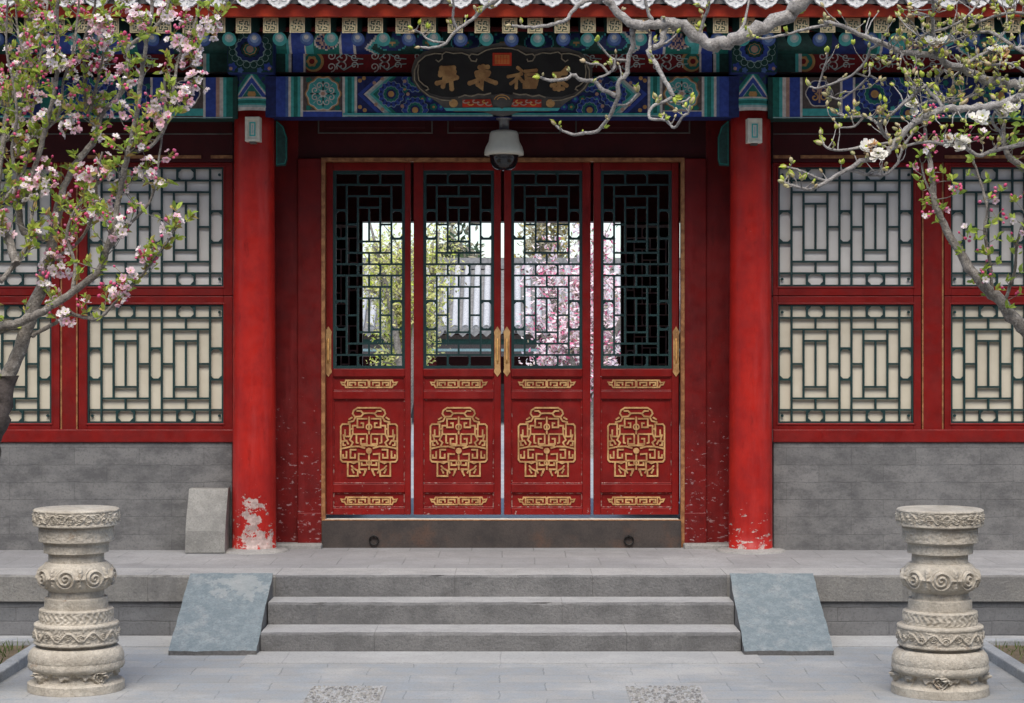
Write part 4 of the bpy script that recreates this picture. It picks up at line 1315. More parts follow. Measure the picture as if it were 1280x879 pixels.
# ------------------------------------------------------------------ small plaques on the columns
def plaque(px, py, label, rot):
    d = 12.84
    t = thing('column_plaque', label, 'plaque', 'small plaques on the red columns', loc=at(px, py, d))
    k = d / FOC
    mb = MB()
    mb.ribbon([(-7.4 * k, 13.6 * k), (7.4 * k, 13.6 * k), (7.4 * k, -13.6 * k), (-7.4 * k, -13.6 * k)], 3.6 * k, -.035, .045, 'plaque_white', True)
    mb.build('frame', t, bevel=.003)
    mb = MB(); mb.box(-6 * k, 6 * k, -.026, .04, -12 * k, 12 * k, 'plaque_white'); 
    mb.ribbon([(-3 * k, 8 * k), (3 * k, 8 * k), (3 * k, -8 * k), (-3 * k, -8 * k)], 1.7 * k, -.0275, -.02, 'p_teal', True)
    mb.ribbon([(0, 5 * k), (0, -5 * k)], 1.5 * k, -.0280, -.02, 'p_pale')
    mb.build('face', t)
    mb = MB(); mb.box(-4 * k, 4 * k, -.028, .03, -18 * k, -15.4 * k, 'board_edge'); mb.build('lower_cap', t, bevel=.003)
    t.rotation_euler = (0, 0, R(rot))
plaque(316.5, 162, 'small pale framed plaque high on the left red column', -3)
plaque(942.5, 164, 'small pale framed plaque high on the right red column', 4)

# ------------------------------------------------------------------ stone block standing by the left column
mb = MB()
d0 = 12.82
yb = d0 + CY
x0, x1 = X(231, d0), X(281, d0)
zt = Z(611, d0 + .12)
sec = [(yb, P0 + .002), (yb + .003, Z(664, d0)), (yb + .03, Z(650, d0)), (yb + .115, zt - .01), (yb + .125, zt), (yb + .21, zt), (yb + .215, P0 + .002)]
nn = len(sec); vs = []; m = 8
for i in range(m + 1):
    x = x0 + (x1 - x0) * i / m
    for y, z in sec:
        q = mnoise.noise(Vector((x * 12, y * 12, z * 6))) * .003
        sh = .006 * (z - P0) / .46
        vs.append((x + sh + q, y + q, z + q * .5))
fs = [(i * nn + j, (i + 1) * nn + j, (i + 1) * nn + (j + 1) % nn, i * nn + (j + 1) % nn) for i in range(m) for j in range(nn)] + [tuple(range(nn)), tuple(range(m * nn, m * nn + nn))]
mb.add(vs, fs, 'block_stone')
tag(mb.build('stone_block', bevel=.006), 'pale carved stone block with sloping face standing beside left red column', 'stone block')

# ------------------------------------------------------------------ carved stone pedestals
def ss(a, b, x):
    t = min(1, max(0, (x - a) / (b - a))); return t * t * (3 - 2 * t)
def spiral(u, v, r):
    rho = math.hypot(u, v)
    if rho > r: return 0
    ph = math.atan2(v, u)
    return (.5 + .5 * math.cos(6.283 * (rho / (r / 2.6)) - ph)) * ss(r, r * .86, rho)
def pedestal(px, dist, top_z, label, seed, spin, boss_n, sspin):
    loc = Vector((X(px, dist), dist + CY, 0))
    root = thing('stone_pedestal', label, 'pedestal', 'carved white stone pedestals flanking the steps', loc)
    rs = 1.0
    def zz(y): return (823 - y) / 738 * top_z
    # (y, halfwidth) in photo measure
    def sample(pr, n):
        out = []
        for i in range(len(pr) - 1):
            (ya, ra), (yb, rb) = pr[i], pr[i + 1]
            k = max(1, int(abs(yb - ya) / n))
            for j in range(k):
                t = j / k; out.append((ya + (yb - ya) * t, ra + (rb - ra) * t))
        out.append(pr[-1]); return out
    capital = [(262, 130), (222, 131), (219, 133), (217, 147), (215, 150), (160, 151), (157, 149), (153, 151), (152, 168), (150, 172), (90, 173), (86, 170), (84, 165), (84, 150), (84, 60), (84, 2)]
    shaft = [(636, 150), (632, 168), (629, 171), (553, 171), (549, 168), (547, 150), (545, 147), (495, 148), (492, 145), (491, 130), (489, 127), (448, 127), (445, 125), (443, 113), (418, 112)] + [(358 + 57 * math.sin(t), 112 + 39 * math.cos(t)) for t in [1.5 - 3.0 * i / 24 for i in range(25)]] + [(300, 112), (266, 111), (262, 112), (261.5, 100)]
    base = [(823, 192), (822, 195), (790, 194), (785, 190), (780, 172), (768, 160), (752, 157), (741, 158)] + [(692 + 48 * math.sin(t), 156 + 36 * math.cos(t)) for t in [1.5 - 2.95 * i / 24 for i in range(25)]] + [(645, 150), (637, 150), (636.5, 100)]
    N = 420
    def fn(a, r, z):
        y = 823 - z / top_z * 738
        a2 = a + spin; q = 0
        nzv = mnoise.noise(Vector((math.cos(a) * 4 + seed, math.sin(a) * 4, z * 14)))
        q += .003 * nzv + .0012 * mnoise.noise(Vector((math.cos(a) * 40 + seed, math.sin(a) * 40, z * 140))) + .0012 * mnoise.noise(Vector((math.cos(a) * 16 + seed, math.sin(a) * 16, z * 60)))
        if 92 < y < 146:   # dense carved foliage round the top drum
            e = ss(92, 97, y) * ss(146, 141, y)
            K = 30; c = a2 * K / 6.2832; k = math.floor(c); u = (c - k - .5) * 6.2832 / K * 172; v = (y - 119) * (1 if k % 2 else -1)
            sp = spiral(u, v - 4, 17)
            wave = ss(4, 1.5, abs((y - 119) - 15 * math.sin(a2 * K / 2)))
            q += e * (.006 * max(sp, wave) - .004)
            q += e * .005 * ss(.1, .4, mnoise.noise(Vector((math.cos(a) * 19 + seed, math.sin(a) * 19, y * .13))))
        if 165 < y < 210:
            e = ss(165, 170, y) * ss(210, 205, y); q += e * (.004 * mnoise.noise(Vector((math.cos(a) * 12 + seed, math.sin(a) * 12, y * .08))) - .001)
        if 303 < y < 417:  # scroll bulge
            K = 8; u = (((a + sspin) * K / 6.2832) % 1 - .5) * 6.2832 / K * 150; v = y - 360
            e = ss(302, 312, y) * ss(417, 406, y)
            sp = spiral(u, v, 44)
            q += e * (.0145 * sp - .003)
            du = 59 - abs(u)
            fl = math.hypot(du * 1.1, v); an = math.atan2(v, du if u > 0 else -du)
            if fl < 34: q += e * .014 * (.5 + .5 * math.cos(4 * an)) * ss(34, 14, fl) + e * .009 * ss(9, 4, fl)
            for vv in (-34, 34): q += e * .010 * ss(13, 6, math.hypot(du, v - vv))
        if 498 < y < 542:
            e = ss(498, 503, y) * ss(542, 537, y); q += e * .0045 * (mnoise.noise(Vector((math.cos(a) * 13 + seed, math.sin(a) * 13, y * .09))) + .6 * math.cos(a2 * 34 + math.sin(y * .14) * 2.0) - .3)
        if 558 < y < 625:  # running wave band
            e = ss(558, 564, y) * ss(625, 619, y)
            K = 22; c = a2 * K / 6.2832; k = math.floor(c); u = (c - k - .5) * 6.2832 / K * 171; v = (y - 592) * (1 if k % 2 else -1)
            wave = ss(6, 2, abs((y - 592) - 17 * math.sin(a2 * K / 2)))
            q += e * (.008 * max(wave, spiral(u, v + 7, 18)) - .005) + e * .004 * ss(.1, .4, mnoise.noise(Vector((math.cos(a) * 17 + seed, math.sin(a) * 17, y * .11))))
        if 700 < y < 790:  # lotus petals hanging from the lip, and bosses
            K = 11
            u = ((a2 * K / 6.2832) % 1 - .5) * 2
            drip = 764 - 26 * abs(u) ** 1.5 + 5 * math.sin(a2 * 33)
            q += .020 * ss(drip + 4, drip - 3, y) * ss(690, 735, y) - .004
            for b in range(boss_n):
                ab = 6.2832 * b / boss_n + .6
                du = ((a2 - ab + math.pi) % 6.2832 - math.pi) * 175; dv = y - 758
                rr = math.hypot(du / 1.4, dv)
                q += .026 * ss(30, 14, rr) + .007 * math.cos(rr * .6 + 2 * math.sin(3 * math.atan2(dv, du))) * ss(30, 24, rr)
                for ex in (-14, 14): q += .007 * ss(8, 3, math.hypot(du - ex, dv + 8))
            q += .006 * ss(735, 745, y) * ss(788, 775, y) * ss(.05, .4, mnoise.noise(Vector((math.cos(a) * 9 + seed, math.sin(a) * 9, y * .05))))
        if y > 790 or y < 90: q *= .4
        return q
    for nm, pr in (('base', base), ('shaft', shaft), ('capital', capital)):
        st = 1.8
        mb = MB()
        prof = [(hw / 803, zz(y)) for y, hw in sample(pr, st)]
        mb.lathe(prof, 0, 0, 'pedestal_stone', n=N, fn=fn)
        o = mb.build(nm, root)
        md = o.modifiers.new('edge', 'EDGE_SPLIT'); md.split_angle = R(50)
pedestal(95.5, 9.77, .918, 'left carved stone pedestal, chipped top rim, two beast heads facing out on its base', 3.0, 1.386, 4, R(94 + 22.5))
pedestal(1175, 9.67, .925, 'right carved stone pedestal with one round boss facing front on its base', 9.0, 2.363, 4, R(100 + 22.5))

# ------------------------------------------------------------------ trees
rndT = random.Random(21)
def smooth(pts, n=5):
    out = []
    P = [pts[0]] + pts + [pts[-1]]
    for i in range(1, len(P) - 2):
        p0, p1, p2, p3 = P[i - 1], P[i], P[i + 1], P[i + 2]
        for k in range(n):
            t = k / n
            out.append(.5 * ((2 * p1) + (p2 - p0) * t + (2 * p0 - 5 * p1 + 4 * p2 - p3) * t * t + (3 * p1 - p0 - 3 * p2 + p3) * t ** 3))
    out.append(pts[-1]); return out
class Tree:
    def __init__(s, d0, seed, wob=.35):
        s.thin = 1.0; s.jit = .22; s.sub = 5; s.d0 = d0; s.rnd = random.Random(seed); s.limbs = []; s.wood = MB(); s.wob = wob
        s.leaf = MB(); s.flower = MB(); s.bud = s.flower
    def limb(s, pix, w0, w1, slope=None, mat='bark', knob=.06, n=8):
        """pix: photo points of the limb; starts on the nearest earlier limb; widths in photo px"""
        r = s.rnd
        best = None
        for L in s.limbs:
            for (q, px, py, d) in L:
                e = math.hypot(px - pix[0][0], py - pix[0][1])
                if best is None or e < best[0]: best = (e, d)
        d = best[1] if best and best[0] < 30 else s.d0 + r.uniform(-s.wob, s.wob) * .5
        sl = slope if slope is not None else r.uniform(-1, 1) * .0022
        acc = 0; pts = []; prev = pix[0]; dep = []
        for p_ in pix:
            acc += math.hypot(p_[0] - prev[0], p_[1] - prev[1]); prev = p_
            dd = d + sl * acc + .02 * math.sin(acc * .05)
            dd = max(s.d0 - .7, min(s.d0 + .7, dd))
            pts.append(at(p_[0], p_[1], dd)); dep.append(dd)
        sm = smooth(pts, s.sub)
        m = len(sm); rad = []
        for i in range(m):
            t = i / (m - 1)
            rr = (w0 + (w1 - w0) * t) / 2 * s.d0 / FOC * s.thin
            rad.append(rr * (1 + knob * r.uniform(-1, 1) + (knob * 2.5 if r.random() < .12 else 0)))
        for i in range(1, m - 1):
            sm[i] = sm[i] + Vector((r.uniform(-1, 1), r.uniform(-1, 1), r.uniform(-1, 1))) * rad[i] * s.jit
        s.wood.tube(sm, rad, mat, n=n)
        rec = []
        for q in sm:
            dd = q.y - CY
            rec.append((q, (q.x - CX) * FOC / dd + 640, 439.5 - (q.z - CZ) * FOC / dd, dd))
        s.limbs.append(rec)
        return rec
    def twig(s, p, dirv, L, r0, mat='bark', seg=4, curl=.35):
        r = s.rnd
        pts = [Vector(p)]; d = Vector(dirv).normalized()
        for i in range(seg):
            d = (d + Vector((r.uniform(-1, 1), r.uniform(-1, 1), r.uniform(-.6, 1))) * curl).normalized()
            pts.append(pts[-1] + d * (L / seg))
        s.wood.tube(pts, [r0 * (1 - .65 * i / seg) for i in range(seg + 1)], mat, n=5)
        return pts, d
    def one_leaf(s, p, d, L, wd, mat):
        r = s.rnd
        d = d.normalized(); up = Vector((r.uniform(-1, 1), r.uniform(-1, 1), r.uniform(-.2, 1)))
        side = d.cross(up)
        if side.length < .05: side = d.orthogonal()
        side.normalize(); nrm = side.cross(d)
        f = r.uniform(.1, .45) * wd; b = r.uniform(-.15, .3) * L
        mid = [p, p + d * L * .5 + nrm * b * .35, p + d * L + nrm * (-b * .3)]
        l1 = p + d * L * .28 + side * wd * .42 + nrm * f; l2 = p + d * L * .66 + side * wd * .40 + nrm * (f + b * .1)
        r1 = p + d * L * .28 - side * wd * .42 + nrm * f; r2 = p + d * L * .66 - side * wd * .40 + nrm * (f + b * .1)
        s.leaf.add([mid[0], l1, l2, mid[2], r2, r1, mid[1]], [(0, 6, 2, 1), (6, 3, 2), (0, 5, 4, 6), (6, 4, 3)], mat, True)
    def leaves(s, p, d, n, L, mats, spread=1.0):
        r = s.rnd
        for _ in range(n):
            v = (d * .55 + Vector((r.uniform(-1, 1), r.uniform(-1, 1), r.uniform(-.5, 1))) * spread)
            l = L * r.uniform(.65, 1.25)
            s.one_leaf(p + Vector((r.uniform(-1, 1), r.uniform(-1, 1), r.uniform(-1, 1))) * L * .15, v, l, l * r.uniform(.38, .55), r.choice(mats))
    def blossom(s, c, nrm, rad, mats, petals=5, layers=1):
        r = s.rnd; nrm = nrm.normalized(); u = nrm.orthogonal().normalized(); v = nrm.cross(u); mat = r.choice(mats)
        for ly in range(layers):
            o = r.uniform(0, 1)
            for k in range(petals):
                a = 6.283 * (k + o) / petals
                dr = u * math.cos(a) + v * math.sin(a); sd = nrm.cross(dr)
                R_ = rad * r.uniform(.85, 1.12) * (1 - .25 * ly); cup = r.uniform(.15, .55) + .35 * ly
                p1 = c + dr * R_ * .45 + nrm * R_ * cup * .35; p2 = c + dr * R_ * (1 - .12 * cup) + nrm * R_ * cup
                wd = R_ * .42
                s.flower.add([c, p1 + sd * wd - nrm * 0, p2 + sd * wd * .55, p2 - sd * wd * .55, p1 - sd * wd, p1 + nrm * (-R_ * .1)], [(0, 5, 2, 1), (5, 3, 2), (0, 4, 3, 5)], mat, True)
        s.bud_at(c + nrm * rad * .12, nrm, rad * .16, 'leaf_lime')
    def bud_at(s, c, d, rad, mat, el=1.5, mbx=None):
        d = d.normalized(); u = d.orthogonal().normalized(); v = d.cross(u); n = 6
        vs = [c - d * rad * el]
        for h_, k in ((-.55 * el, .78), (.1 * el, 1.0), (.7 * el, .6)):
            for i in range(n):
                a = 6.283 * i / n
                vs.append(c + d * rad * h_ + (u * math.cos(a) + v * math.sin(a)) * rad * k)
        vs.append(c + d * rad * el)
        fs = [(0, 1 + (i + 1) % n, 1 + i) for i in range(n)]
        for q in range(2):
            fs += [(1 + q * n + i, 1 + q * n + (i + 1) % n, 1 + (q + 1) * n + (i + 1) % n, 1 + (q + 1) * n + i) for i in range(n)]
        fs += [(1 + 2 * n + i, 1 + 2 * n + (i + 1) % n, len(vs) - 1) for i in range(n)]
        (mbx or s.bud).add(vs, fs, mat, True)
    def rv(s, zb=0):
        r = s.rnd; return Vector((r.uniform(-1, 1), r.uniform(-1, 1), r.uniform(-1, 1) + zb))
    def crab_cluster(s, p, nf, nb, spread=.035, rad=.021):
        r = s.rnd
        for _ in range(nf):
            q = p + s.rv(.2) * spread
            n_ = (q - p) + s.rv(.2) * .015 + Vector((0, -.012, 0))
            s.blossom(q, n_, rad * r.uniform(.8, 1.15), ['petal_pink', 'petal_white', 'petal_white', 'petal_pink', 'petal_white'], 5, 2)
            s.wood.tube([p, (p + q) / 2 + Vector((0, 0, .004)), q], .0012, 'leaf_green', n=4)
        for _ in range(nb):
            q = p + s.rv(.3) * spread * 1.2
            s.bud_at(q, q - p + Vector((0, 0, .01)), r.uniform(.006, .010), r.choice(['bud_rose', 'bud_rose', 'petal_rose']), 1.3)
            s.wood.tube([p, (p + q) / 2 + Vector((0, 0, .004)), q], .0012, 'leaf_bronze', n=4)
    def finish(s, name, label, cat, root_loc, group=None, leaf_name='leaves'):
        root = thing(name, label, cat, group, root_loc)
        s.wood.build('trunk', root)
        if s.leaf.v: s.leaf.build(leaf_name, root)
        if s.flower.v: s.flower.build('blossoms', root)
        world_children_fix(root)
        return root

# --- crabapple on the left, in front of the windows
T = Tree(9.55, 5)
# trunk from the planting bed
T.limb([(-66, 872), (-56, 780), (-44, 690), (-30, 610), (-14, 552), (0, 505), (9, 470)], 46, 25, 0, mat='bark_dark', n=14)
T.thin = .80
T.limb([(7, 474), (18, 456), (36, 404), (55, 349), (64, 313), (69, 276), (80, 247)], 25, 13, .0005, n=12)
lim = []
def lb(pix, a, b, **k): lim.append(T.limb(pix, a, b, **k))
lb([(-30, 610), (-58, 520), (-80, 420), (-110, 300), (-120, 160), (-130, 20)], 24, 6)
lb([(-14, 552), (-30, 470), (-26, 420), (0, 409), (22, 404), (55, 389), (91, 364), (124, 338), (138, 295), (149, 247), (158, 201), (170, 148), (176, 103), (182, 59), (189, 18), (191, -30)], 16, 5)
lb([(26, 410), (10, 411), (-30, 430)], 8, 6)
lb([(40, 420), (44, 418), (69, 404), (87, 393), (106, 397), (124, 398), (143, 379), (166, 357), (186, 334), (197, 318), (211, 300), (218, 286)], 7, 2.5)
lb([(69, 276), (80, 234), (98, 201), (118, 175), (127, 142), (150, 118), (160, 80), (160, 59), (182, 44), (205, 20), (214, -20)], 12, 5)
lb([(66, 300), (30, 290), (24, 257), (30, 251), (44, 207), (56, 166), (64, 133), (71, 98), (72, 53), (71, 20), (76, -25)], 11, 5)
lb([(60, 160), (74, 142), (80, 100), (92, 60), (98, 10), (100, -20)], 5, 3)
lb([(20, 330), (10, 300), (-6, 262), (3, 178), (12, 133), (21, 98), (33, 53), (38, 15), (40, -25)], 13, 6)
lb([(-6, 262), (24, 225), (36, 189), (38, 154), (44, 118), (50, 74), (56, 38), (60, -10)], 6, 3)
lb([(3, 178), (18, 166), (28, 130), (33, 104), (30, 71), (22, 36), (19, -10)], 6, 3)
lb([(12, 133), (-5, 122), (18, 98), (38, 50), (59, 30), (71, 9), (78, -20)], 8, 4)
lb([(24, 225), (15, 192), (21, 148), (18, 110), (8, 60), (10, -10)], 6, 3)
lb([(118, 160), (107, 130), (105, 74), (107, 44), (118, 12), (120, -25)], 6, 3.5)
lb([(112, 140), (118, 118), (127, 80), (130, 56), (138, 10)], 6, 3)
lb([(137, 311), (166, 277), (186, 254), (194, 228), (200, 189), (203, 165)], 5, 3)
lb([(160, 193), (164, 191), (188, 183), (205, 162), (212, 140), (218, 103), (223, 74), (238, 47), (247, 15), (250, -15)], 7, 3)
lb([(223, 74), (240, 60), (256, 40), (270, 28), (281, 14), (284, -10)], 3, 2)
lb([(91, 364), (94, 330), (84, 300), (90, 270), (108, 245), (128, 225)], 7, 3)
lb([(64, 325), (100, 300), (118, 262), (121, 220), (128, 190)], 6, 3)
lb([(80, 262), (95, 265), (108, 262)], 6, 3)
lb([(0, 352), (28, 318), (40, 270), (46, 240)], 9, 4)
for k in range(7):      # the rest of the crown, beyond the left edge of the frame
    x = -90 - 28 * k; lb([(-80, 420 - 20 * k), (x, 280), (x - 20, 140), (x - 10, 20), (x - 25, -80)], 9, 3)
r = T.rnd
CR = ['leaf_young', 'leaf_young', 'leaf_green', 'leaf_young', 'leaf_bronze']
def dress(rec, dens, lo=0.0, leafL=.042):
    for (q, px, py, dd) in rec:
        if r.random() > dens or py > 405 and px > 40: continue
        if py > 330 and r.random() < .5: continue
        sx = (-1 if r.random() < .5 else 1)
        dv = Vector((sx * r.uniform(.2, 1), r.uniform(-1, .8), r.uniform(.1, 1.1)))
        L = r.uniform(.04, .17)
        pts, d = T.twig(q, dv, L, .0032)
        for p_ in pts[1:]:
            if r.random() < .6: T.leaves(p_, d, r.randint(1, 3), leafL, CR)
        if r.random() < .42:
            T.crab_cluster(pts[-1], r.choice([0, 1, 2, 3, 4]), r.randint(2, 6), .03, .019); T.leaves(pts[-1], d, r.randint(1, 3), leafL, CR)
        else: T.leaves(pts[-1], d, r.randint(3, 6), leafL, CR)
for rec in lim: dress(rec, .66)
# dense heads of blossom seen in the photo
for (px, py, nf, nb) in ((212, 20, 6, 3), (222, 55, 3, 2), (262, 38, 7, 2), (240, 72, 7, 4), (246, 105, 8, 3), (184, 212, 7, 2), (228, 124, 5, 2), (160, 98, 6, 3), (150, 140, 5, 2), (88, 158, 5, 4), (60, 222, 4, 2), (62, 330, 6, 6), (75, 335, 5, 3),
                         (150, 288, 5, 3), (60, 368, 5, 2), (84, 397, 3, 2), (148, 372, 3, 2), (72, 80, 5, 2), (22, 72, 4, 2), (40, 12, 5, 4), (128, 30, 5, 6), (176, 24, 5, 5), (6, 285, 4, 3), (215, 285, 0, 4), (158, 350, 0, 5), (128, 262, 3, 6), (204, 150, 5, 4),
                         (105, 65, 3, 6), (120, 55, 4, 5), (196, 130, 4, 3), (34, 60, 3, 3), (46, 150, 3, 4), (110, 220, 4, 5), (30, 240, 4, 4)):
    # hang on nearest limb point
    best = min((q for L in T.limbs for q in L), key=lambda e: math.hypot(e[1] - px, e[2] - py))
    c = at(px, py, best[3] - .05)
    if (c - best[0]).length > .03: T.wood.tube([best[0], (best[0] + c) / 2 + Vector((0, 0, -.01)), c], [.003, .0024, .0018], 'bark', n=5)
    T.crab_cluster(c, nf + 6, nb, .048, .0235)
    T.leaves(c, Vector((0, -.2, -.3)), r.randint(2, 5), .042, CR)
c = at(218, 284, lim[3][-1][3]); T.leaves(c, Vector((.2, -.2, .6)), 6, .05, CR)
for (px, py) in ((150, 330), (165, 345), (186, 330), (143, 345), (120, 390), (176, 335)):
    best = min((q for L in T.limbs for q in L), key=lambda e: math.hypot(e[1] - px, e[2] - py))
    T.leaves(best[0], Vector((.2, -.2, .8)), 4, .042, CR)
T.finish('crabapple_tree', 'pink and white blossoming crabapple tree in front of the left windows', 'tree', at(-62, 872, 9.55), 'crabapple trees in the planting beds')

# --- magnolia at the top right, bare grey limbs with pale buds and a few white flowers
G = Tree(9.0, 9); G.sub = 4; G.jit = .34; G.thin = .86
G.limb([(1395, 905), (1392, 700), (1400, 520), (1395, 380), (1390, 240)], 60, 44, 0, mat='bark', n=14)
ml = []
def mg(pix, a, b, **k):
    k.setdefault('mat', 'twig_bark'); k.setdefault('knob', .07)
    ml.append(G.limb(pix, a, b, **k))
mg([(1390, 240), (1370, 80), (1290, -50), (1180, -95), (1080, -60), (1008, -2), (985, 18), (950, 38), (915, 50), (893, 55), (872, 48), (855, 33), (836, 30), (818, 30), (800, 31), (777, 22), (767, 8), (757, -4), (742, -14)], 26, 10, slope=0, n=12)
mg([(757, -3), (744, 0), (730, 2), (718, 12), (707, 25), (689, 31), (667, 34), (652, 34), (640, 32)], 7, 4)
mg([(742, -14), (690, -30), (640, -12), (620, 0), (605, 10), (590, 25), (572, 37), (557, 54), (540, 60), (526, 59)], 8, 3.2)
mg([(572, 37), (566, 22), (567, 5), (560, -12)], 4, 3)
mg([(557, 54), (537, 50), (526, 41), (519, 40)], 3.4, 2.6)
mg([(590, 25), (600, 12), (612, 8)], 3, 2)
mg([(800, 31), (790, 38), (791, 55), (785, 76), (783, 94), (773, 103), (771, 123), (763, 143), (748, 163), (732, 166), (718, 168), (703, 164), (695, 157)], 9, 3.4)
mg([(786, 76), (769, 74), (763, 72), (750, 57), (747, 52)], 4, 2.6)
mg([(769, 74), (768, 84), (761, 92), (746, 98)], 4, 3)
mg([(761, 92), (752, 82), (738, 80), (732, 78)], 3.6, 2.6)
mg([(771, 120), (755, 113), (742, 102), (726, 100), (717, 94), (703, 100), (685, 100), (675, 97)], 6.5, 4)
mg([(768, 130), (783, 131), (795, 119), (797, 116)], 3.4, 2.4)
mg([(771, 108), (777, 95), (774, 82)], 3, 2)
mg([(836, 30), (829, 41), (827, 56), (811, 63), (820, 80), (832, 102), (842, 121)], 9, 6)
mg([(811, 63), (812, 43), (806, 36)], 4, 3)
mg([(842, 121), (830, 127), (814, 135), (812, 148), (832, 151), (843, 160), (853, 146), (861, 141), (863, 131)], 5, 3)
mg([(836, 128), (855, 127), (863, 122)], 3.4, 2.4)
mg([(826, 56), (836, 52), (846, 42)], 4, 2)
mg([(818, 30), (810, 15), (806, -5)], 5, 4)
mg([(872, 45), (880, 25), (886, 5), (884, -10)], 5, 4)
mg([(915, 50), (930, 30), (936, 0)], 5, 3)
mg([(1395, 300), (1330, 150), (1282, 112), (1261, 104), (1233, 101), (1210, 89), (1184, 80), (1172, 70), (1155, 68), (1130, 66), (1102, 54), (1074, 43), (1046, 30), (1030, 28)], 15, 5)
mg([(1046, 30), (1015, 35), (980, 44), (955, 48), (940, 46)], 4.6, 2.6)
mg([(1398, 320), (1340, 140), (1282, 122), (1250, 131), (1214, 136), (1181, 136), (1158, 145), (1139, 157), (1118, 178), (1106, 194), (1082, 200), (1059, 212), (1033, 227), (1013, 237), (990, 232), (980, 228)], 13, 3.6)
mg([(1033, 227), (1020, 222), (1009, 217), (996, 212), (984, 209)], 4, 2.6)
mg([(1059, 212), (1089, 219), (1108, 217), (1122, 203), (1128, 186), (1139, 170)], 4.4, 3.4)
mg([(1118, 178), (1090, 182), (1060, 187), (1038, 187), (1029, 180)], 4, 3)
mg([(1181, 136), (1160, 112), (1156, 108), (1130, 129), (1115, 142), (1099, 155), (1092, 150), (1080, 146), (1060, 146), (1046, 142)], 5, 3)
mg([(1099, 155), (1106, 170), (1122, 182)], 5, 4)
mg([(1080, 146), (1068, 158), (1050, 160)], 3.5, 2.2)
mg([(1102, 54), (1088, 62), (1083, 75), (1069, 91), (1046, 103), (1022, 110), (1012, 108)], 4.2, 2.6)
mg([(1083, 98), (1069, 112), (1050, 124), (1036, 120)], 3.4, 2.4)
mg([(1069, 91), (1085, 96), (1087, 84)], 3, 2)
mg([(1022, 110), (1028, 92), (1034, 72), (1034, 66)], 3, 2)
mg([(1398, 330), (1320, 170), (1282, 180), (1244, 188), (1224, 194), (1207, 186), (1181, 180), (1155, 178), (1128, 184)], 8, 3.4)
mg([(1244, 188), (1252, 170), (1240, 150), (1250, 130)], 5, 4)
mg([(1184, 84), (1170, 100), (1176, 118), (1190, 128)], 4, 3)
mg([(1233, 101), (1220, 118), (1186, 128), (1160, 126), (1140, 140)], 4, 3)
mg([(1200, 88), (1222, 70), (1250, 62), (1290, 58)], 5, 4)
mg([(1172, 70), (1168, 48), (1166, 20), (1168, -15)], 6, 4)
mg([(1130, 66), (1150, 46), (1180, 36), (1210, 20), (1230, -10)], 4, 3)
mg([(1340, 100), (1270, 60), (1235, 40), (1200, 48), (1180, 56)], 6, 3)
mg([(1350, 60), (1290, 20), (1250, 18), (1220, 30)], 6, 3)
mg([(1340, 130), (1290, 95), (1262, 80), (1240, 82)], 5, 3)
for k in range(5):
    mg([(1392, 300 - 20 * k), (1460 + 20 * k, 120), (1520 + 30 * k, -20 - 20 * k), (1560 + 10 * k, -120)], 14, 4)
rg = G.rnd
def mag_tip(p, d, big=1.0, kind=None):
    kind = kind or rg.choice(['lime', 'tan', 'bronze', 'tan', 'lime'])
    for _ in range(rg.randint(1, 3)):
        dv = d + G.rv(.35) * .7
        L = rg.uniform(.018, .036) * big
        if kind == 'lime': G.one_leaf(p, dv, L * 1.3, L * .7, rg.choice(['leaf_lime', 'leaf_lime', 'leaf_young']))
        elif kind == 'bronze': G.one_leaf(p, dv, L * 1.2, L * .6, rg.choice(['leaf_bronze', 'petal_brown']))
        G.bud_at(p + dv.normalized() * L * .5, dv, L * .26, rg.choice(['bud_tan', 'leaf_lime', 'bud_tan']), 1.9)
def mag_flower(px, py, d, n=2, brown=.3):
    for _ in range(n):
        c = at(px + rg.uniform(-9, 9), py + rg.uniform(-7, 7), d - .03)
        nrm = Vector((rg.uniform(-.7, .7), rg.uniform(-1, -.3), rg.uniform(.1, 1)))
        G.blossom(c, nrm, rg.uniform(.022, .035), ['magnolia_white', 'magnolia_white', 'petal_brown'] if rg.random() < brown * 2 else ['magnolia_white'], 6, 2)
for rec in ml:
    e = rec[-1]; f0 = rec[-3]
    dv = (e[0] - f0[0]).normalized(); mag_tip(e[0], dv, 1.15)
    right = e[1] > 1000
    dens = .55 if rec[len(rec) // 2][1] > 1090 else (.30 if right else .12)
    for (q, px, py, dd) in rec:
        if px > 1340 or py < -20: continue
        if rg.random() < dens:
            dv = Vector((rg.uniform(-1, 1), rg.uniform(-1, .6), rg.uniform(-.1, 1)))
            pts, d = G.twig(q, dv, rg.uniform(.02, .12) if right else rg.uniform(.012, .05), .0034 if right else .0045, 'twig_bark', 3, .5)
            mag_tip(pts[-1], d, .95)
            if rg.random() < .25: mag_tip(pts[1], d, .6)
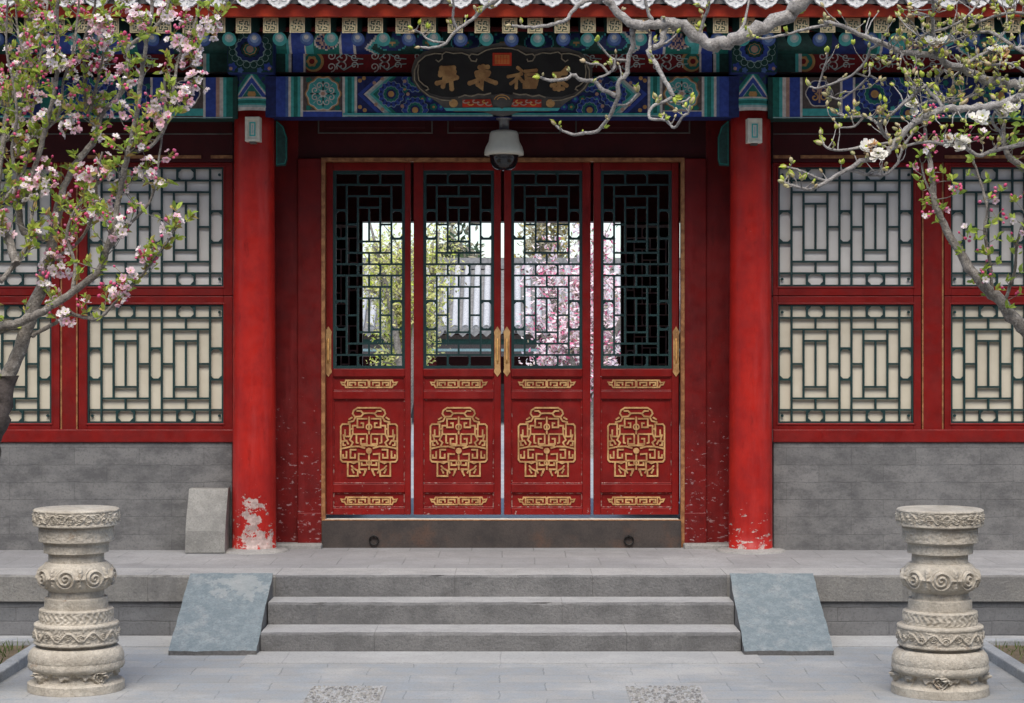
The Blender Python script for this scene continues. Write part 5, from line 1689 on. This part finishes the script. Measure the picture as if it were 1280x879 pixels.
# brush of short spurs in the thick of the crown at the right edge
for _ in range(330):
    px, py = rg.uniform(1085, 1300), rg.uniform(-10, 160)
    if py > 110 and px < 1130: continue
    if rg.random() < (1150 - px) / 120: continue
    best = min((q for L in G.limbs for q in L), key=lambda e: math.hypot(e[1] - px, e[2] - py))
    dist_ = math.hypot(best[1] - px, best[2] - py)
    if dist_ > 45: continue
    c = at(px, py, best[3] + rg.uniform(-.15, .15))
    mid = (best[0] + c) / 2 + G.rv() * .012
    G.wood.tube([best[0], mid, c], [.0034, .0028, .002], 'twig_bark', n=5)
    mag_tip(c, (c - mid).normalized(), .95, rg.choice(['lime', 'tan', 'bronze', 'tan', 'bronze']))
for (px, py, n, br) in ((1082, 186, 3, .3), (1100, 196, 2, .1), (1170, 58, 3, .7), (1146, 134, 2, .8), (1222, 152, 3, .1), (1190, 178, 3, .2), (1252, 138, 3, .1), (1204, 182, 2, .3), (1248, 68, 3, .9), (1276, 110, 2, .1), (1264, 134, 2, .1)):
    best = min((q for L in G.limbs for q in L), key=lambda e: math.hypot(e[1] - px, e[2] - py))
    c = at(px, py, best[3] - .03); G.wood.tube([best[0], c], [.003, .002], 'twig_bark', n=5)
    mag_flower(px, py, best[3], n + 2, br)
G.finish('magnolia_tree', 'bare grey magnolia tree with pale buds and white flowers, reaching in from top right', 'tree', at(1395, 905, 9.0), leaf_name='leaves')

# --- second crabapple, right edge
C = Tree(9.9, 13)
C.limb([(1372, 850), (1376, 700), (1370, 600), (1355, 520)], 40, 30, 0, n=12)
C.limb([(1355, 525), (1330, 470), (1300, 434), (1282, 414), (1254, 381), (1231, 358), (1207, 328), (1184, 288), (1168, 252), (1165, 216), (1158, 183), (1156, 160)], 20, 4, .0004, n=10)
cl = [C.limbs[-1]]
cl.append(C.limb([(1240, 366), (1238, 335), (1231, 288), (1234, 262), (1224, 222), (1214, 193), (1211, 170)], 5, 2.4))
cl.append(C.limb([(1254, 381), (1268, 340), (1272, 300), (1282, 270)], 5, 2.4))
cl.append(C.limb([(1168, 250), (1156, 225), (1152, 205)], 4, 2))
cl.append(C.limb([(1355, 520), (1345, 420), (1330, 300), (1305, 230), (1282, 212), (1262, 196), (1254, 176), (1256, 150)], 14, 4))
for k in range(4): C.limb([(1360, 540), (1420 + 25 * k, 400), (1460 + 40 * k, 240), (1480 + 50 * k, 90)], 14, 3)
rc = C.rnd
for rec in cl:
    for (q, px, py, dd) in rec:
        if px > 1300: continue
        if rc.random() < (.42 if py < 330 else .25):
            pts, d = C.twig(q, Vector((rc.uniform(-1, 1), rc.uniform(-1, .6), rc.uniform(-.2, 1))), rc.uniform(.03, .10), .003)
            C.leaves(pts[-1], d, rc.randint(3, 6), .044, ['leaf_young', 'leaf_green', 'leaf_young'])
            if rc.random() < .25: C.crab_cluster(pts[-1], rc.randint(0, 1), rc.randint(2, 4))
for (px, py, n, nb) in ((1148, 226, 5, 0), (1154, 238, 4, 0), (1156, 250, 4, 0), (1190, 226, 5, 0), (1196, 242, 3, 3), (1156, 272, 3, 2), (1212, 290, 6, 2), (1222, 300, 5, 0), (1236, 318, 5, 0), (1246, 330, 6, 0), (1232, 344, 5, 0), (1258, 352, 5, 0), (1238, 225, 4, 0), (1217, 200, 4, 0), (1180, 68, 0, 0), (1170, 142, 0, 4), (1158, 178, 0, 3), (1202, 172, 2, 4), (1228, 170, 2, 4), (1146, 80, 8, 2), (1133, 92, 7, 0), (1282, 285, 4, 3), (1150, 152, 2, 3)):
    best = min((q for L in C.limbs for q in L), key=lambda e: math.hypot(e[1] - px, e[2] - py))
    c = at(px, py, best[3] - .04)
    C.wood.tube([best[0], (best[0] + c) / 2 + C.rv() * .01, c], [.003, .0024, .0018], 'bark', n=5)
    C.leaves(c, Vector((0, -.3, .3)), n, .046, ['leaf_young', 'leaf_green', 'leaf_young'])
    if nb: C.crab_cluster(c, 1, nb)
for (px, py) in ((1197, 238), (1160, 272), (1206, 300), (1170, 142), (1150, 178)):
    best = min((q for L in C.limbs for q in L), key=lambda e: math.hypot(e[1] - px, e[2] - py)); C.crab_cluster(at(px, py, best[3] - .05), 0, 4, .03)
C.finish('crabapple_tree', 'leafy crabapple branch with pink buds in front of the right windows', 'tree', at(1372, 850, 9.9), 'crabapple trees in the planting beds')

# ------------------------------------------------------------------ courtyard behind the gate
# roofed gallery on the far side
DG = 44.0
gal = thing('garden_gallery', 'low tiled garden building seen far off through the open gate', 'building', loc=(0, DG + CY + 2, 0))
ye = DG + CY
ze = Z(412, DG); zr = Z(334, DG + 2.6)
mb = MB()
mb.prism_x([(ye, ze), (ye + 2.6, zr), (ye + 5.2, ze), (ye + 5.2, ze - .1), (ye + 2.6, zr - .12), (ye, ze - .1)], -7, 7, 'tile_roof')
k = -7.0
while k < 7:
    mb.tube([(k, ye - .05, ze + .04), (k, ye + 2.6, zr + .05)], .078, 'tile_grey', n=10); k += .24  # pale ribs on dark slab put sunlight and valley shade into the colour
mb.box(-7, 7, ye + 2.45, ye + 2.75, zr - .05, zr + .22, 'tile_roof')
rf = mb.build('roof', gal)
mb = MB(); k = -7.0; low = []
while k < 7:
    low += [(k - .11, ze - .02), (k - .06, ze - .10), (k, ze - .16), (k + .06, ze - .10), (k + .11, ze - .02)]; k += .27
mb.ribbon([(a, (b + ze + .03) / 2) for a, b in low], [max(.03, ze + .03 - b) for a, b in low], ye - .08, ye - .05, 'tile_roof')
mb.build('eave_trim', rf)
mb = MB(); mb.box(-6.8, 6.8, ye + .5, ye + .75, ze - .62, ze - .12, 'p_brown')
mb.box(-6.8, 6.8, ye + .49, ye + .5, ze - .50, ze - .44, 'p_pale'); mb.box(-6.8, 6.8, ye + .49, ye + .5, ze - .34, ze - .22, 'p_dgreen')
mb.build('painted_beam', gal)
for x in (-5.4, -1.8, 1.8, 5.4):
    mb = MB(); mb.lathe([(.13, 0), (.12, ze - .3)], x, ye + .62, 'dark_red', n=16); mb.build('column', gal)
mb = MB(); mb.box(-6.8, 6.8, ye + 4.4, ye + 4.6, 0, ze, 'dark_red'); mb.box(-6.8, 6.8, ye + 4.3, ye + 4.4, 0, .9, 'wall_brick'); mb.build('wall', gal)
world_children_fix(gal)

def far_tree(name, label, px, d, crown_px, kinds, n, sz, group=None, weep=False, base_px=None, seed=1, bark='bark', stems=6, flat=.6):
    """trunk with forking limbs; crown_px = (x0, x1, y0, y1) in the photo at distance d"""
    r = random.Random(seed)
    root = thing(name, label, 'tree', group, (X(px, d), d + CY, 0))
    wood = MB(); lf = MB()
    x0, x1 = X(crown_px[0], d), X(crown_px[1], d); z1, z0 = Z(crown_px[2], d), max(.5, Z(crown_px[3], d))
    cx, cz = (x0 + x1) / 2, (z0 + z1) / 2
    W_, H_ = (x1 - x0) / 2, (z1 - z0) / 2
    base = Vector((X(px, d), d + CY, -.02))
    h0 = z0 * .7
    wood.tube([base, base + Vector((.04, .02, h0 * .5)), Vector((cx * .4 + base.x * .6, base.y, h0 + .3))], [.16, .12, .10], bark, n=10)
    top = Vector((cx * .4 + base.x * .6, base.y, h0 + .3)); tips = []
    for k in range(stems):
        e = Vector((cx + W_ * r.uniform(-.9, .9), base.y + W_ * r.uniform(-.9, .9) * flat, cz + H_ * r.uniform(-.1, .95)))
        m1 = top.lerp(e, .45) + Vector((r.uniform(-.1, .1), r.uniform(-.1, .1), .15))
        wood.tube(smooth([top, m1, e], 4), [.07, .066, .06, .055, .05, .04, .03, .022, .015], bark, n=7)
        for q in range(9):
            s0 = top.lerp(e, r.uniform(.35, 1)); ee = s0 + Vector((r.uniform(-1, 1) * W_ * .45, r.uniform(-1, 1) * W_ * .45 * flat, r.uniform(-.3, 1) * H_ * .35))
            if weep: ee.z = s0.z - abs(ee.z - s0.z) - .3
            ee.x = min(max(ee.x, x0), x1); ee.z = min(max(ee.z, z0), z1)
            wood.tube([s0, (s0 + ee) / 2 + Vector((0, 0, .06)), ee], [.02, .014, .006], bark, n=5)
            tips.append((s0, ee))
    for _ in range(n):
        s0, ee = r.choice(tips); t = r.random()
        c = s0.lerp(ee, t) + Vector((r.gauss(0, 1), r.gauss(0, 1), r.gauss(0, 1))) * min(W_, H_) * .12
        a = Vector((r.uniform(-1, 1), r.uniform(-1, 1), r.uniform(-1, 1))).normalized(); b = a.orthogonal().normalized()
        l = sz * r.uniform(.6, 1.3); wd = l * r.uniform(.3, .6)
        lf.add([c, c + a * l * .5 + b * wd * .5, c + a * l, c + a * l * .5 - b * wd * .5], [(0, 1, 2, 3)], r.choice(kinds))
    wood.build('trunk', root); lf.build('crown', root)
    world_children_fix(root)
far_tree('yellow_shrub', 'yellow green bush seen through the left door lattice', 500, 31, (436, 602, 262, 560), ['bush_yellow', 'bush_yellow', 'bush_yellow', 'leaf_lime', 'hazy_twig'], 8500, .075, seed=3, stems=9)
far_tree('blossom_tree', 'pink blossoming tree seen through the right door lattice', 735, 31, (655, 815, 272, 560), ['pale_bloom', 'pale_bloom', 'petal_pink', 'petal_white', 'petal_white', 'hazy_twig', 'petal_rose'], 7500, .09, seed=5, stems=9)
far_tree('distant_tree', 'hazy brown tree rising behind the far roof at right', 690, 62, (630, 760, 265, 400), ['hazy_twig', 'hazy_twig', 'leaf_bronze'], 3800, .22, 'trees behind the far roof', seed=7, stems=8)
far_tree('distant_tree', 'dark evergreen tree rising behind the far roof at left', 588, 66, (540, 628, 262, 370), ['dark_needle', 'hazy_twig'], 1300, .3, 'trees behind the far roof', seed=9, stems=8)

# ------------------------------------------------------------------ unseen halls added behind and beside the viewpoint to block low sky
def sky_block_hall(x, y, rot, length, hw, eave, ridge, label):
    t = thing('added_sky_blocker', label, 'building', 'added halls blocking low sky, out of frame', loc=(x, y, 0))
    t.rotation_euler = (0, 0, R(rot))
    mb = MB(); mb.box(-length / 2 + .6, length / 2 - .6, .9, 2 * hw - .9, 0, eave + .3, 'frame_red'); mb.build('wall', t)
    mb = MB()
    mb.prism_x([(-.3, eave), (hw * .5, eave + (ridge - eave) * .42), (hw, ridge), (hw * 1.5, eave + (ridge - eave) * .42), (2 * hw + .3, eave), (2 * hw + .3, eave - .15), (hw, ridge - .4), (-.3, eave - .15)], -length / 2, length / 2, 'tile_roof')
    mb.box(-length / 2, length / 2, hw - .2, hw + .2, ridge - .15, ridge + .45, 'tile_roof'); mb.build('roof', t)
    for k in range(6):
        mb = MB(); xx = -length / 2 + .8 + (length - 1.6) * k / 5
        mb.lathe([(.17, 0), (.16, eave)], xx, .5, 'column_red', n=16); mb.build('column', t)
sky_block_hall(0, -17.5, 180, 26, 4.5, 7.0, 14.5, 'tall tiled hall added behind the viewpoint to block low sky, unseen')
sky_block_hall(-13.5, -15.5, 90, 13, 3.2, 4.2, 7.6, 'side hall added on the left to block low sky, out of frame')
sky_block_hall(13.5, -15.5, -90, 13, 3.2, 4.2, 7.6, 'side hall added on the right to block low sky, out of frame')
